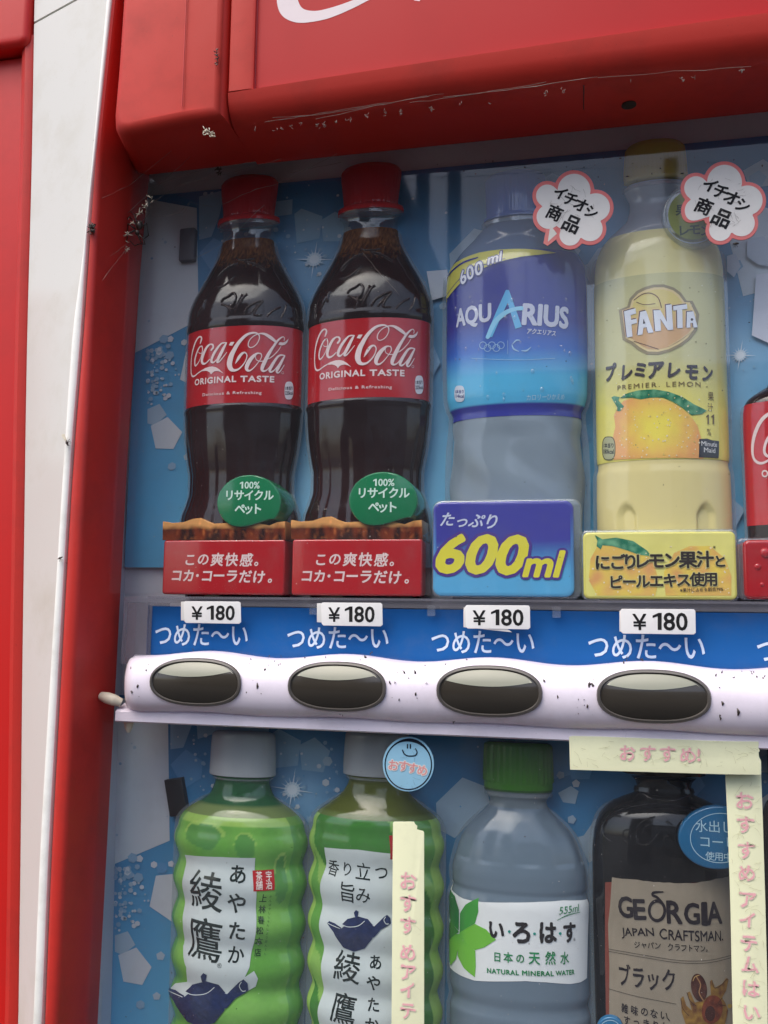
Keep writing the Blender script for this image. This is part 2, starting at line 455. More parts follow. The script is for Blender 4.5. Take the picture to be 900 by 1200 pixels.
def sweepx(name, prof, xs, mat, parent, angle=35, caps=True):
    """prof(x) -> closed loop of (Y,Z); swept along x"""
    V = []; F = []; n = 0
    for x in xs:
        p = prof(x); n = len(p); V += [(x, y, z) for y, z in p]
    for k in range(len(xs) - 1):
        for i in range(n):
            a = k * n + i; b = k * n + (i + 1) % n; F.append((a, b, b + n, a + n))
    if caps: F.append(tuple(reversed(range(n)))); F.append(tuple(range((len(xs) - 1) * n, len(xs) * n)))
    o = mesh_obj(name, V, F, mat, parent, angle=angle)
    bm = bmesh.new(); bm.from_mesh(o.data); bmesh.ops.recalc_face_normals(bm, faces=bm.faces[:]); bm.to_mesh(o.data); bm.free()
    return o

def fixn(o):
    bm = bmesh.new(); bm.from_mesh(o.data); bmesh.ops.recalc_face_normals(bm, faces=bm.faces[:]); bm.to_mesh(o.data); bm.free(); return o

def tube_vf(pts, r, n=6):
    V = []; F = []; P = [Vector(p) for p in pts]
    for i, p in enumerate(P):
        d = (P[min(i + 1, len(P) - 1)] - P[max(i - 1, 0)]).normalized(); a = d.orthogonal().normalized(); b = d.cross(a)
        rr = r[i] if isinstance(r, (list, tuple)) else r
        for j in range(n):
            t = 2 * math.pi * j / n; V.append(tuple(p + (a * math.cos(t) + b * math.sin(t)) * rr))
        if i:
            for j in range(n):
                q = (i - 1) * n; F.append((q + j, q + (j + 1) % n, q + n + (j + 1) % n, q + n + j))
    F.append(tuple(reversed(range(n)))); F.append(tuple(range(len(V) - n, len(V))))
    return V, F

def merge(parts):
    V = []; F = []
    for v, f in parts:
        n = len(V); V += v; F += [tuple(i + n for i in t) for t in f]
    return V, F

# ------------------------------------------------------------------ place behind the photographer (seen only as reflections) and ground
def box_vf(x0, x1, y0, y1, z0, z1):
    V = [(x, y, z) for z in (z0, z1) for y in (y0, y1) for x in (x0, x1)]
    return V, [(0, 2, 3, 1), (4, 5, 7, 6), (0, 1, 5, 4), (2, 6, 7, 3), (0, 4, 6, 2), (1, 3, 7, 5)]
gv, gf = [(-150, -150, -1.3), (150, -150, -1.3), (150, 150, -1.3), (-150, 150, -1.3)], [(0, 1, 2, 3)]
g = mesh_obj('ground', gv, gf, M['pave'], smooth=False); g['kind'] = 'structure'
def plain(name, bx, mat, parent=None, loc=None):
    v, f = box_vf(*bx); return mesh_obj(name, v, f, M[mat], parent, smooth=False, loc=loc)
ob = thing('opposite_building', 'dark clad building across the way, mirrored in the left of the window', 'building', (-6, -6.5, -1.3))
plain('wall', (-3.3, -1.22, -8, -5.2, -1.3, 2.9), 'darkwood', ob)
plain('roof', (-3.45, -1.15, -8.3, -5.0, 2.9, 3.02), 'darkwood', ob)
ob = thing('pale_building', 'pale rendered low building further back, mirrored in the right of the window', 'building', (3, -11, -1.3))
for bx in ((-1.5, 9, -12, -10, -1.3, -.4), (-1.5, 9, -12, -10, .8, 2.6)): plain('wall', bx, 'facade', ob)
for i in range(6):
    x = -1.5 + i * 1.75; plain('wall', (x, x + .55, -12, -10, -.4, .8), 'facade', ob); wn = plain('window', (x + .55, x + 1.75, -10.25, -10.2, -.4, .8), 'winglass', ob)
    plain('frame', (x + 1.12, x + 1.18, -10.2, -10.14, -.4, .8), 'facade', wn)
plain('roof', (-1.8, 9.3, -12.3, -9.7, 2.6, 2.8), 'darkwood', ob)
for x, y in ((-.86, -4.4), (-.66, -4.3), (.55, -4.6)):
    tag(plain('steel_post', (x - .035, x + .035, y - .035, y + .035, -1.3, 2.6), 'darkwood', loc=(x, y, -1.3)), {-.86: 'left post of the pair mirrored between cola and sports drink', -.66: 'right post of the pair mirrored between cola and sports drink', .55: 'single post mirrored in the lemon soda bottle'}[x], 'post')

# ------------------------------------------------------------------ the vending machine
XL, XR, ZB, ZT = -.2508, .30, -.42, .47
vm = thing('vending_machine', 'weathered red and white drinks vending machine with display window and button rows', 'vending machine', (0, 0, ZB))
we = interp([(-.21, -.6310), (-.11, -.6341), (.005, -.6338), (.074, -.6325), (.147, -.6275), (.19, -.6256), (.22, -.6229), (.27, -.616), (.337, -.6067), (.45, -.590)])
rg = interp([(-.2, -.648), (-.11, -.651), (.01, -.649), (.08, -.6472), (.142, -.6448), (.2, -.6335), (.27, -.6261), (.337, -.6196), (.45, -.61)])
le = interp([(-.22, -.6634), (-.13, -.6737), (-.04, -.6849), (.025, -.6923), (.153, -.7064), (.26, -.7153), (.35, -.7247), (.45, -.735)])
zs = [ZB + (ZT - ZB) * i / 60 for i in range(61)]
def lipx(z): return XL + .0118 * (z - .02) * .7
def postprof(z):
    wx = we(z) * .412; bx = -.617 * .411; bx = max(bx, wx + .0012); lx = lipx(z)
    return [(wx, .03), (wx, -.0245), (wx + .0006, -.0268), (wx + .0018, -.0284), ((wx + bx) / 2, -.0292), (bx - .0004, -.0290), (bx + .0009, -.0278), (bx + .0014, -.026), (lx, -.001), (lx, .012), (lx - .01, .012), (lx - .01, .03)]
def rev(f): return lambda z: f(z)
fixn(sweep('frame_post', postprof, zs, M['red_post'], vm, angle=50))
def postR(z):
    return [(XR - .002, .012), (XR - .002, 0), (XR + .002, -.026), (XR + .005, -.029), (XR + .02, -.029), (XR + .02, .03), (XR + .01, .03), (XR + .01, .012)]
fixn(sweep('frame_post', postR, [ZB, ZT], M['red_post'], vm, angle=50))
def trimprof(z):
    a = we(z) * .412 - .0001; b = rg(z) * .410; l = le(z) * .440
    P = [(a, .02), (a, -.0255)]
    for i in range(7):
        t = math.pi * i / 6; P.append(((a + b) / 2 + (a - b) / 2 * math.cos(t), -.0262 - .0018 * math.sin(t)))
    P += [(b - .0008, -.0248), (l + .001, -.0015), (l, .0), (l, .02)]
    return P
fixn(sweep('white_trim', trimprof, [z for z in zs if z < .352] + [.3515], M['white'], vm, angle=30))
fixn(sweep('white_trim', trimprof, [.353, .40, ZT], M['white'], vm, angle=30))
def ridgeprof(z):
    a = we(z) * .412 - .0004; b = rg(z) * .410 + .0002; P = [(a, -.025), (a, -.0268)]
    P += [((a + b) / 2 + (a - b) / 2 * math.cos(math.pi * i / 8), -.0270 - .0019 * math.sin(math.pi * i / 8) ** .7) for i in range(9)]
    return P + [(b, -.0268), (b, -.025)]
fixn(sweep('trim_ridge', ridgeprof, [z for z in zs if z < .352] + [.3513], M['white_edge'], vm, angle=30))
def stripprof(z):
    l = le(z) * .440 - .0008
    return [(l, .02), (l, .001), (l - .0008, .0002), (l - .0045, -.0008), (l - .0085, .0018), (l - .0095, .006), (l - .0095, .02)]
fixn(sweep('side_strip', stripprof, [z for z in zs if z < .345] + [.346], M['red_post'], vm, angle=30))
def doorprof(z):
    l = le(z) * .440 - .0112
    return [(-.45, .006), (-.45, .03), (l, .03), (l, .007), (l - .0008, .006)]
fixn(sweep('side_panel', doorprof, [z for z in zs if z < .335] + [.336], M['red_door'], vm, angle=30))
slab('corner_cover', rrect(-.46, .3375, le(.36) * .44 - .001, ZT, .006), -.004, .03, .004, M['red_door'], vm)

# header
def bul(x): return -.011 * (1 - ((x - .12) / .42) ** 2) + .0035
def hprof(x):
    b = bul(x); zb = .2654 + .0031 * (x + .16) / .25
    return [(.0032, .2495), (-.022 + b, .2500), (-.029 + b, .2507), (-.0335 + b, .2530), (-.0365 + b, .2570), (-.038 + b, .2610), (-.0390 + b, zb), (.0032, zb)]
xs = [-.1735 + (XR + .02 + .1735) * i / 40 for i in range(41)]
sweepx('header_rail', hprof, xs, M['red'], vm, angle=50)
def hstile(z):
    b = bul(-.166)
    return [(-.1735, .03), (-.1735, -.038 + b), (-.1728, -.039 + b), (-.1612, -.0392 + b), (-.1598, -.0384 + b), (-.1593, -.034 + b), (-.1593, .03)]
fixn(sweep('header_stile', hstile, [.2658, ZT], M['red'], vm, angle=40))
# sign panel, recessed
zb = lambda x: .2654 + .0031 * (x + .16) / .25
V = []; F = []
for i in range(41):
    x = -.1593 + (XR + .0793) * i / 40
    V += [(x, -.0362 + bul(x), zb(x) + .0001), (x, -.0362 + bul(x), ZT)]
    if i: F.append((2 * i - 2, 2 * i, 2 * i + 1, 2 * i - 1))
sign = mesh_obj('sign_panel', V, F, M['print_red'], vm, angle=0)
class Sign(Flat):
    def p3(s, u, v, off): return (u, -.0362 + bul(u) - off, v)
hd = Decal(Sign(-.036 + bul(-.1)), .0001)
hd.stroke([(337, -20, 22), (335, -6, 23), (338.9, 8, 23), (350, 16.8, 17), (367, 18.3, 12.5), (386, 14.8, 11.5), (409, 6.8, 9.5), (431, -3, 8), (470, -22, 8)], (226, 214, 216), sm=8)
hd.poly([(484, 0), (494, 0), (492, 3), (486, 2)], (226, 214, 216))
hd.obj('lettering', M['matte'], sign)
# slightly different red film patch at right with its seams
# corner block at the left of the header
def cb(x, z): return max(0, -.197 - x) * .10 + max(0, -.234 - x) * .25
blk = slab('header_corner', [(-.1745, .2512), (-.1745, ZT), (-.2348, ZT), (-.2392, .29), (-.2404, .264), (-.2396, .2565), (-.2362, .2520), (-.2300, .2500), (-.197, .2503)], -.0445, .0032, .0055, M['red'], vm, seg=5, yfun=cb)
for q in blk.data.vertices:
    if q.co.x + blk.matrix_world.translation.x < -.2 and q.co.y > -.036: q.co.x -= (q.co.y + .0365) * .27
v, f = tube_vf([(-.1972, -.0443, z) for z in (.2585, .30, .38, ZT)], .00028); mesh_obj('seam_line', v, f, M['red_post'], vm)
# plain soffit closure over the window and post shoulder
sweepx('sill_rail', lambda x: [(.012, -.345), (-.02, -.345), (-.028, -.352), (-.030, -.36), (-.030, ZB), (.03, ZB), (.03, -.345)], [XL - .002, XR], M['red'], vm, angle=50)

# liner: side wall, white back, blue picture sheets
SY = .034
def wallf(z): return -.2655 + .0085 * (.17 - z) / .39
V = []; F = []
for i, z in enumerate((ZB, -.2, 0, .2, .272)):
    V += [(wallf(z), SY + .004, z), (wallf(z) - .0005, .024, z), (lipx(z) - .008, .0125, z)]
    if i:
        a = 3 * (i - 1); F += [(a, a + 1, a + 4, a + 3), (a + 1, a + 2, a + 5, a + 4)]
mesh_obj('side_liner', V, F, M['lavender'], vm, angle=20)
v, f = box_vf(-.30, XR + .02, SY + .003, SY + .01, ZB, .30); mesh_obj('back_liner', v, f, M['linerwhite'], vm, smooth=False)
v, f = box_vf(-.268, XR + .001, .0034, SY + .003, .272, .276); mesh_obj('ceiling_liner', v, f, M['lavender'], vm, smooth=False)
v, f = box_vf(XR + .001, XR + .006, .013, SY + .003, ZB, .272); mesh_obj('side_liner', v, f, M['lavender'], vm, smooth=False)

PITCH = .3015
STARS = [(at(343, 925, SY)[0] + .006, at(343, 925, SY)[2] + PITCH, .020), (at(876, 1130, SY)[0] + .006, at(876, 1130, SY)[2] + PITCH, .02), (at(853, 505, SY)[0], at(853, 505, SY)[2], .02), (at(420, 560, SY)[0], at(420, 560, SY)[2], .05)]
def sheetcol(u, v):
    # sky-blue: deeper at the top, brighter towards the bottom, printed glow round the stars
    zz = v if v > -.03 else v + PITCH
    t = min(1, max(0, (.255 - zz) / .22)); n = .5 + .5 * noise.noise(Vector((u * 9, zz * 9, 0)))
    c = np.array(lin((44, 112, 164))) * (1 - t) + np.array(lin((102, 182, 222))) * t
    c = c * (.75 + .5 * n)
    g = 0
    for sx, sz, s in STARS:
        g += math.exp(-((u - sx) ** 2 + (zz - sz) ** 2) / (s * s)) * .5
    c = c + (np.array(lin((170, 205, 228))) - c) * min(.8, g)
    return tuple(c)
def picture(z0, z1, dz, seed, name):   # the printed sheet stops short of the ceiling; white liner shows above it
    sh = Decal(Flat(SY), 0, fine=.012)
    sh.poly([(wallf(0) + .0005, z0), (XR, z0), (XR, z1), (wallf(0) + .0005, z1)], sheetcol, px=False)
    so = sh.obj(name, M['print'], vm)
    d = Decal(Flat(SY), .0002)
    S = d.s
    rnd = random.Random(seed)
    def P(pts, c, layer=1):   # points read off the lower sheet, shifted for the upper one
        q = [(S.uv(x, y)[0] + (.006 if dz else 0), S.uv(x, y)[1] + dz) for x, y in pts]
        q = [(max(wallf(0) + .001, min(XR - .002, a)), max(z0 + .001, min(z1 - .001, b))) for a, b in q]
        d.poly(q, c, layer, px=False)
    W, G1, G2, B1 = (205, 212, 218), (168, 190, 206), (140, 176, 202), (92, 152, 198)
    P([(120, 790), (197, 835), (199, 985), (133, 1013), (120, 1018)], W)
    P([(200, 820), (232, 815), (225, 850), (215, 876), (200, 878)], G2, 2)
    P([(230, 840), (316, 840), (315, 860), (250, 860), (232, 866)], G2, 3)
    P([(318, 860), (327, 854), (353, 868), (349, 897), (321, 900)], G2, 2)
    P([(351, 873), (369, 864), (387, 880), (379, 905), (354, 902)], G2, 3)
    P([(200, 896), (218, 878), (238, 892), (236, 912), (216, 924)], B1, 4)
    P([(183, 1026), (212, 1023), (224, 1060), (202, 1080), (175.5, 1062)], W, 2)
    P([(135, 1096), (150, 1091), (159, 1107), (144, 1119), (135, 1115)], G1, 3)
    P([(139, 1119), (160, 1110), (178, 1133), (167, 1154), (145, 1150)], W, 4)
    P([(511, 941), (542, 911), (570, 922), (574, 940), (533, 982), (513, 971)], G1, 2)
    P([(654, 929), (669, 921), (678, 927), (674, 942), (660, 940)], G1, 2)
    P([(697, 960), (684, 979), (676, 981), (690, 1011), (720, 990), (720, 955)], G1, 3)
    P([(600, 870), (640, 850), (690, 880), (680, 905), (640, 915)], B1, 1)
    P([(860, 960), (900, 930), (960, 960), (950, 1040), (880, 1050)], W, 1)
    P([(880, 880), (905, 868), (925, 885), (915, 905), (888, 905)], G1, 2)
    P([(498, 1080), (520, 1070), (535, 1095), (520, 1120), (500, 1110)], B1, 2)
    k = 5
    def hexa(x, y, r, c, n=6, px=True):
        nonlocal k
        a = rnd.random() * 6
        P([(x + r * math.cos(a + 2 * math.pi * i / n), y + r * math.sin(a + 2 * math.pi * i / n)) for i in range(n)], c, k); k = 5 + (k - 4) % 14
    for x, y, r, c in ((188.5, 1120, 5.5, G1), (184, 1167, 5, G1), (165, 1177, 5.5, G2), (164, 1006, 4.5, W), (181, 1013, 4.2, W), (201, 1012, 4, W), (190, 1017, 7, B1),
                       (156, 1005, 6, G2), (151, 1024, 6.5, G2), (150, 1022, 4, W), (163, 1028, 6, G2), (675, 918, 5, W), (657, 908, 5, G1), (670, 960, 5.5, G1), (363, 960, 4, G2), (384, 892, 6, G1),
                       (355, 964, 3, W), (382, 917, 4.5, W), (349, 945, 3, W), (374, 950, 3, G1), (503, 1010, 5, G2)):
        hexa(x, y, r, c, rnd.choice((5, 6)))
    for _ in range(75):   # bubble cluster down the left edge
        y = rnd.uniform(1015, 1090); x = rnd.gauss(149, 10); hexa(max(136, x), y, rnd.uniform(.8, 3.4), rnd.choice((W, G1, G2)), 6)
    for _ in range(90):
        x = rnd.uniform(200, 400); y = rnd.gauss(905, 40); hexa(x, y, rnd.uniform(.6, 3.2) ** 1.0, rnd.choice((W, G1, G2, G2)), 6)
    for _ in range(120):
        x = rnd.uniform(136, 900); y = rnd.uniform(860, 1280); hexa(x, y, rnd.uniform(.5, 2.2), rnd.choice((G1, G2, B1)), 6)
    for _ in range(26):
        x = rnd.uniform(400, 1050); y = rnd.uniform(880, 1350); hexa(x, y, rnd.uniform(5, 22), rnd.choice((G2, B1, B1)), 5)
    # printed sparkles
    for sx, sy, s in ((343, 925, 1.), (876, 1130, .8)):
        for i in range(16):
            a = 2 * math.pi * i / 16 + .15; L = (26 if i % 4 == 0 else 15) * s
            P([(sx + 1.2 * math.cos(a + 1.57), sy + 1.2 * math.sin(a + 1.57)), (sx + L * math.cos(a), sy + L * math.sin(a)), (sx - 1.2 * math.cos(a + 1.57), sy - 1.2 * math.sin(a + 1.57))], (214, 226, 234), 20)
        P([(sx + 9 * s * math.cos(i), sy + 9 * s * math.sin(i)) for i in [2 * math.pi * j / 24 for j in range(24)]], (190, 212, 226), 19)
        P([(sx + 6 * s * math.cos(i), sy + 6 * s * math.sin(i)) for i in [2 * math.pi * j / 24 for j in range(24)]], (226, 234, 240), 21)
    d.obj('picture_print', M['print'], so)['kind'] = 'stuff'
picture(.0240, .2535, PITCH, 3, 'picture_sheet')
picture(-.290, -.050, 0, 3, 'picture_sheet')
# the upper picture has a few large pale shapes of its own further right
d = Decal(Flat(SY - .002), .0001)
for pts, c in (([(876, 280), (895, 277), (903, 290), (903, 312), (888, 310), (875, 300)], (190, 200, 214)), ([(886, 322), (905, 319), (950, 340), (940, 400), (905, 404), (881, 393)], (214, 216, 228)),
               ([(852, 300), (862, 297), (868, 312), (860, 325), (852, 318)], (190, 200, 214)), ([(858, 584), (873, 597), (860, 622), (848, 615), (848, 592)], (150, 184, 212)),
               ([(500, 318), (524, 316), (530, 345), (506, 352)], (196, 204, 216)), ([(498, 420), (508, 405), (516, 425), (508, 440)], (130, 176, 208))):
    d.poly(pts, c)
d.obj('picture_print', M['print'], vm)['kind'] = 'stuff'

# windows
v, f = box_vf(XL - .002, XR, .0, .002, .0085, .252); mesh_obj('window_pane', v, f, M['glass'], vm, smooth=False)
v, f = box_vf(XL - .002, XR, .0, .002, -.352, -.0605); mesh_obj('window_pane', v, f, M['glass'], vm, smooth=False)

# button bar, price rail: one per row
btnx = [-.1914 + .07475 * i for i in range(7)]
def wave(x):
    return .5 * math.cos(2 * math.pi * (x + .1914) / .07475)
def barprof(dz):
    def f(x):
        wv = wave(x); e = min(1, max(0, (x + .2370) / .012)); e = math.sqrt(max(0, 1 - (1 - e) ** 2)) * .95 + .05
        zt = -.0236 + .0030 * wv; zbm = -.0542 + .0010 * wv; zc = -.0385; P = []
        for i in range(15):
            t = math.pi * i / 14; s = math.sin(t); cz = math.cos(t)
            z = zc + (zt - zc) * cz * (.80 + .2 * e) if cz > 0 else zc + (zc - zbm) * cz * (.80 + .2 * e)
            P.append((.002 - .0175 * (s ** .62) * e, z + dz))
        P.append((.006, zbm + dz)); P.append((.006, zt + dz)); return P
    return f
bxs = [-.2370 + .0006 * i for i in range(20)] + [-.225 + (XR + .225) * i / 170 for i in range(171)]
XT = {}
def row(dz, first):
    b = sweepx('button_bar', barprof(dz), bxs, M['bar'], vm, angle=60)
    fl = sweepx('bar_flange', lambda x: [(.006, -.050 + dz), (-.005, -.0535 + dz), (-.0062, -.0545 + dz), (-.0062, -.0592 + dz), (-.005, -.0600 + dz), (.006, -.0600 + dz)], [-.2405, -.2400, XR], M['bar'], vm, angle=30)
    ec = None
    for i, bx in enumerate(btnx):
        if bx > XR - .03: continue
        if not first and i > 6: continue
        zc = -.0372 + dz; yf = -.0168
        def el(a, bb, n=40, e=.84):
            P = []
            for j in range(n):
                t = 2 * math.pi * j / n; c, s = math.cos(t), math.sin(t)
                P.append((bx + a * math.copysign(abs(c) ** e, c), zc + bb * math.copysign(abs(s) ** e, s)))
            return P
        # bezel ring: sweep of a small bead around the opening
        V = []; F = []; n = 48; q = 6; A0, B0 = .0242, .01135
        for j in range(n):
            t = 2 * math.pi * j / n; c, s = math.cos(t), math.sin(t); ex = .84
            px_ = (math.copysign(abs(c) ** ex, c), math.copysign(abs(s) ** ex, s))
            for k in range(q):
                a = 2 * math.pi * k / q; rr = .0009
                zz = zc + (B0 + rr * math.cos(a)) * px_[1]; dome = .0040 * (abs(zz - zc) / .0117) ** 2
                V.append((bx + (A0 + rr * math.cos(a)) * px_[0], yf + .0006 + dome * .8 - rr * math.sin(a) * 1.1, zz))
        for j in range(n):
            for k in range(q):
                a = j * q + k; b2 = j * q + (k + 1) % q; c2 = ((j + 1) % n) * q + (k + 1) % q; d2 = ((j + 1) % n) * q + k; F.append((a, b2, c2, d2))
        pb = fixn(mesh_obj('push_button', V, F, M['bezel'], vm))
        # lens: convex smoked dome
        V = []; F = []; m = 9
        for k in range(m):
            rr = 1 - k / (m - 1) if k < m - 1 else .02
            for j in range(n):
                t = 2 * math.pi * j / n; c, s = math.cos(t), math.sin(t)
                x = .0236 * math.copysign(abs(c) ** .84, c) * rr; z = .0109 * math.copysign(abs(s) ** .84, s) * rr
                V.append((bx + x, yf + .0008 + .0034 * (z / .0117) ** 2 - .0012 * (1 - rr * rr), zc + z))
            if k:
                for j in range(n): F.append(((k - 1) * n + j, (k - 1) * n + (j + 1) % n, k * n + (j + 1) % n, k * n + j))
        F.append(tuple((m - 1) * n + j for j in range(n)))
        fixn(mesh_obj('lens', V, F, M['lens'], pb, angle=60))
        # pale crescent-shaped piece across the top of the lens
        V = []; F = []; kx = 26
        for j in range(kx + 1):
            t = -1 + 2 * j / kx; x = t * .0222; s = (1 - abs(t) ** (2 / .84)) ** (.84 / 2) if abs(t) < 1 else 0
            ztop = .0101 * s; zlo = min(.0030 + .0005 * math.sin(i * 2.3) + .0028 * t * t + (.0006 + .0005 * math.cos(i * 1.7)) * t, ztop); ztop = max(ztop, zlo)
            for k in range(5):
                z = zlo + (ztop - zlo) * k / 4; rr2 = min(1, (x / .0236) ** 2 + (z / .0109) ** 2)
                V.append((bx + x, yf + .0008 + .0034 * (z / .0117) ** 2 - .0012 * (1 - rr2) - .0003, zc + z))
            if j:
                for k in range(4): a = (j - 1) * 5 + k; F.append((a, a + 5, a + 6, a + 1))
        mesh_obj('pale_crescent', V, F, M['pale_crescent'], pb, angle=0)
    # blue price strip behind the clear rail
    st = Decal(Flat(.008), 0)
    st.poly([(-.2290, -.03 + dz), (XR, -.03 + dz), (XR, .0014 + dz), (-.2290, .0014 + dz)], (34, 94, 160), px=False)
    so = st.obj('price_strip', M['gloss'], vm)
    tx = Decal(Flat(.008), .0002)
    for (xa, ya), (xb, yb), h in (((182, 756), (290, 757), 25), ((337, 760), (455, 760), 25), ((506, 765), (626, 766), 26), ((690, 771), (826, 773), 28), ((888, 776), (1030, 779), 29)):
        if dz:
            break
        tx = Decal(Flat(.008), .0002); tx.text('つめた〜い', (xa, ya), (xb, yb), h, (206, 222, 240), bold=.014); tx.obj('lettering', M['print'], so)
    # clear rail: front plate, top ledge, left end cheek
    v, f = box_vf(-.2415, -.2293, .0035, .0050, -.03 + dz, .0032 + dz); mesh_obj('rail_end', v, f, M['railend'], vm, smooth=False)
    v, f = merge([box_vf(-.2440, XR, .0035, .0325, .0036 + dz, .0066 + dz), box_vf(-.2440, -.2416, .0035, .030, -.03 + dz, .0035 + dz), box_vf(-.2300, -.2292, .0052, .030, -.03 + dz, .0034 + dz)])
    mesh_obj('clear_rail', v, f, M['rail'], vm, smooth=False)
    v, f = merge([box_vf(-.2290, XR, .0015, .0034, .0018 + dz, .0036 + dz), box_vf(-.2290, XR, .0020, .0034, .0055 + dz, .0068 + dz)])
    mesh_obj('rail_ridge', v, f, M['rail'], vm, smooth=False)
    for i in range(8):
        x = -.20 + i * .0625
        v, f = box_vf(x, x + .004, .004, .020, -.002 + dz, .0034 + dz); mesh_obj('rail_rib', v, f, M['flange'], vm, smooth=False)
row(0, True)
row(-PITCH, False)
P_ = barprof(0)(-.2352)[:15]
v, f = tube_vf([(-.2352, y - .00005, z) for y, z in P_], .00016, 5); mesh_obj('end_cap_seam', v, f, M['bezel'], vm)
d_ = ray(737, 123); t_ = .2497 / d_[2]; hx, hy = d_[0] * t_, CAMY + d_[1] * t_
v, f = tube_vf([(hx, hy, .2512), (hx, hy, .2494)], .0036, 16); mesh_obj('drain_hole', v, f, M['bug'], vm, angle=30)
d_ = ray(684, 120); t_ = .2497 / d_[2]; v, f = tube_vf([(d_[0] * t_, -.016, .2499), (d_[0] * t_, -.036, .2502)], .0003, 5); mesh_obj('seam_line', v, f, M['bug'], vm)
# plug and nub beside the bar
v, f = tube_vf([(-.2500, -.004, -.0470), (-.2460, -.006, -.0475), (-.2420, -.006, -.0485), (-.2385, -.004, -.0500)], [.0024, .0030, .0030, .0022], 12); mesh_obj('rubber_plug', v, f, M['cream'], vm)
a = at(151, 846, .001); v, f = tube_vf([(a[0], a[1], a[2]), (a[0], a[1], a[2] - .003), (a[0], a[1], a[2] - .0055)], [.0028, .0022, .0009], 10); mesh_obj('rubber_plug', v, f, M['cream'], vm)

# ------------------------------------------------------------------ bottles
BY = .028
LEDGE = .0067
class Bottle:
    def __init__(s, name, label, cat, axis, rows, floor, group=None, by=BY):
        s.by = by
        s.x0 = at(axis[0], axis[1], by)[0]
        pr = []
        for r in rows:
            y, xl, xr = r[:3]; rad = (at(xr, y, by)[0] - at(xl, y, by)[0]) / 2
            z = at(axis[0], y, by - rad * Q_ if len(r) > 3 else by)[2]; pr.append((z, rad))
        pr.sort(); s.pr = pr; s.f = interp(pr); s.floor = floor
        s.t = thing(name, label, cat, (s.x0, by, floor), group)
    def z(s, y, rad=None):
        return at(s.ax, y, s.by - (rad if rad is not None else .034))[2] if hasattr(s, 'ax') else None
    def zc(s, px, y):      # height of a point seen on the front of the body
        rad = .034
        for _ in range(4):
            z = at(px, y, s.by - rad * Q_)[2]; rad = s.f(z)
        return z
    def lathe(s, name, z0, z1, mat, **k):
        return lathe(name, s.x0, s.by, k.pop('f', s.f), z0, z1, mat, k.pop('parent', s.t), **k)
    def cyl(s, rref, f=None): return Cyl(s.x0, s.by, f or s.f, rref)
    def flange(s, z0, z1, ext=.0022, name='clear_flange'):
        V = []; F = []; n = 70
        for sg in (-1, 1):
            b = len(V)
            for i in range(n + 1):
                z = z0 + (z1 - z0) * i / n; r = s.f(z)
                e = min(ext, (z1 - z) + .0002)
                for x, y in ((r - .001, -.0006), (r + e, -.0006), (r + e, .0006), (r - .001, .0006)): V.append((s.x0 + sg * x, s.by + y, z))
                if i:
                    for k in range(4):
                        a = b + (i - 1) * 4 + k; c = b + (i - 1) * 4 + (k + 1) % 4; F.append((a, c, c + 4, a + 4))
            F.append((b + 3, b + 2, b + 1, b)); F.append(tuple(range(len(V) - 4, len(V))))
        return fixn(mesh_obj(name, V, F, M['flange'], s.t, angle=40))

def cap(bt, z0, z1, rgb, knurl=.00028, nk=40, mat='body', topr=.0012, flare=0, name='cap'):
    f0 = bt.f
    def f(z):
        r = f0(min(z, z1 - topr)); t = (z - (z1 - topr)) / topr
        return r - topr * (1 - math.sqrt(max(0, 1 - t * t))) if t > 0 else r
    return bt.lathe(name, z0, z1, M[mat], f=f, col=lambda z, th: lin(rgb), dz=.0007,
                    mod=(lambda z, th: knurl * (math.sin(th * nk) > 0) * (z0 + .003 < z < z1 - .0012)) if knurl else None, n=160, angle=50)

def nz(a, b, c, s=1.): return noise.noise(Vector((a * s, b * s, c * s)))

def kcal(d, x, y, w, h, bg=(226, 224, 228), ink=(40, 40, 60), l2='225kcal', layer=3, edge=None):
    P = []
    for i in range(32):
        t = 2 * math.pi * i / 32; c, sn = math.cos(t), math.sin(t)
        P.append((x + w * math.copysign(abs(c) ** .6, c), y + h * math.copysign(abs(sn) ** .8, sn)))
    if edge: d.poly([(x + (px - x) * 1.12, y + (py - y) * 1.08) for px, py in P], edge, layer - 1)
    d.poly(P, bg, layer)
    d.text('1本当り', (x - w * .8, y - h * .05), (x + w * .8, y - h * .05), h * .42, ink, bold=.03, layer=layer + 1)
    d.text(l2, (x - w * .85, y + h * .48), (x + w * .85, y + h * .48), h * .38, ink, bold=.03, layer=layer + 1)

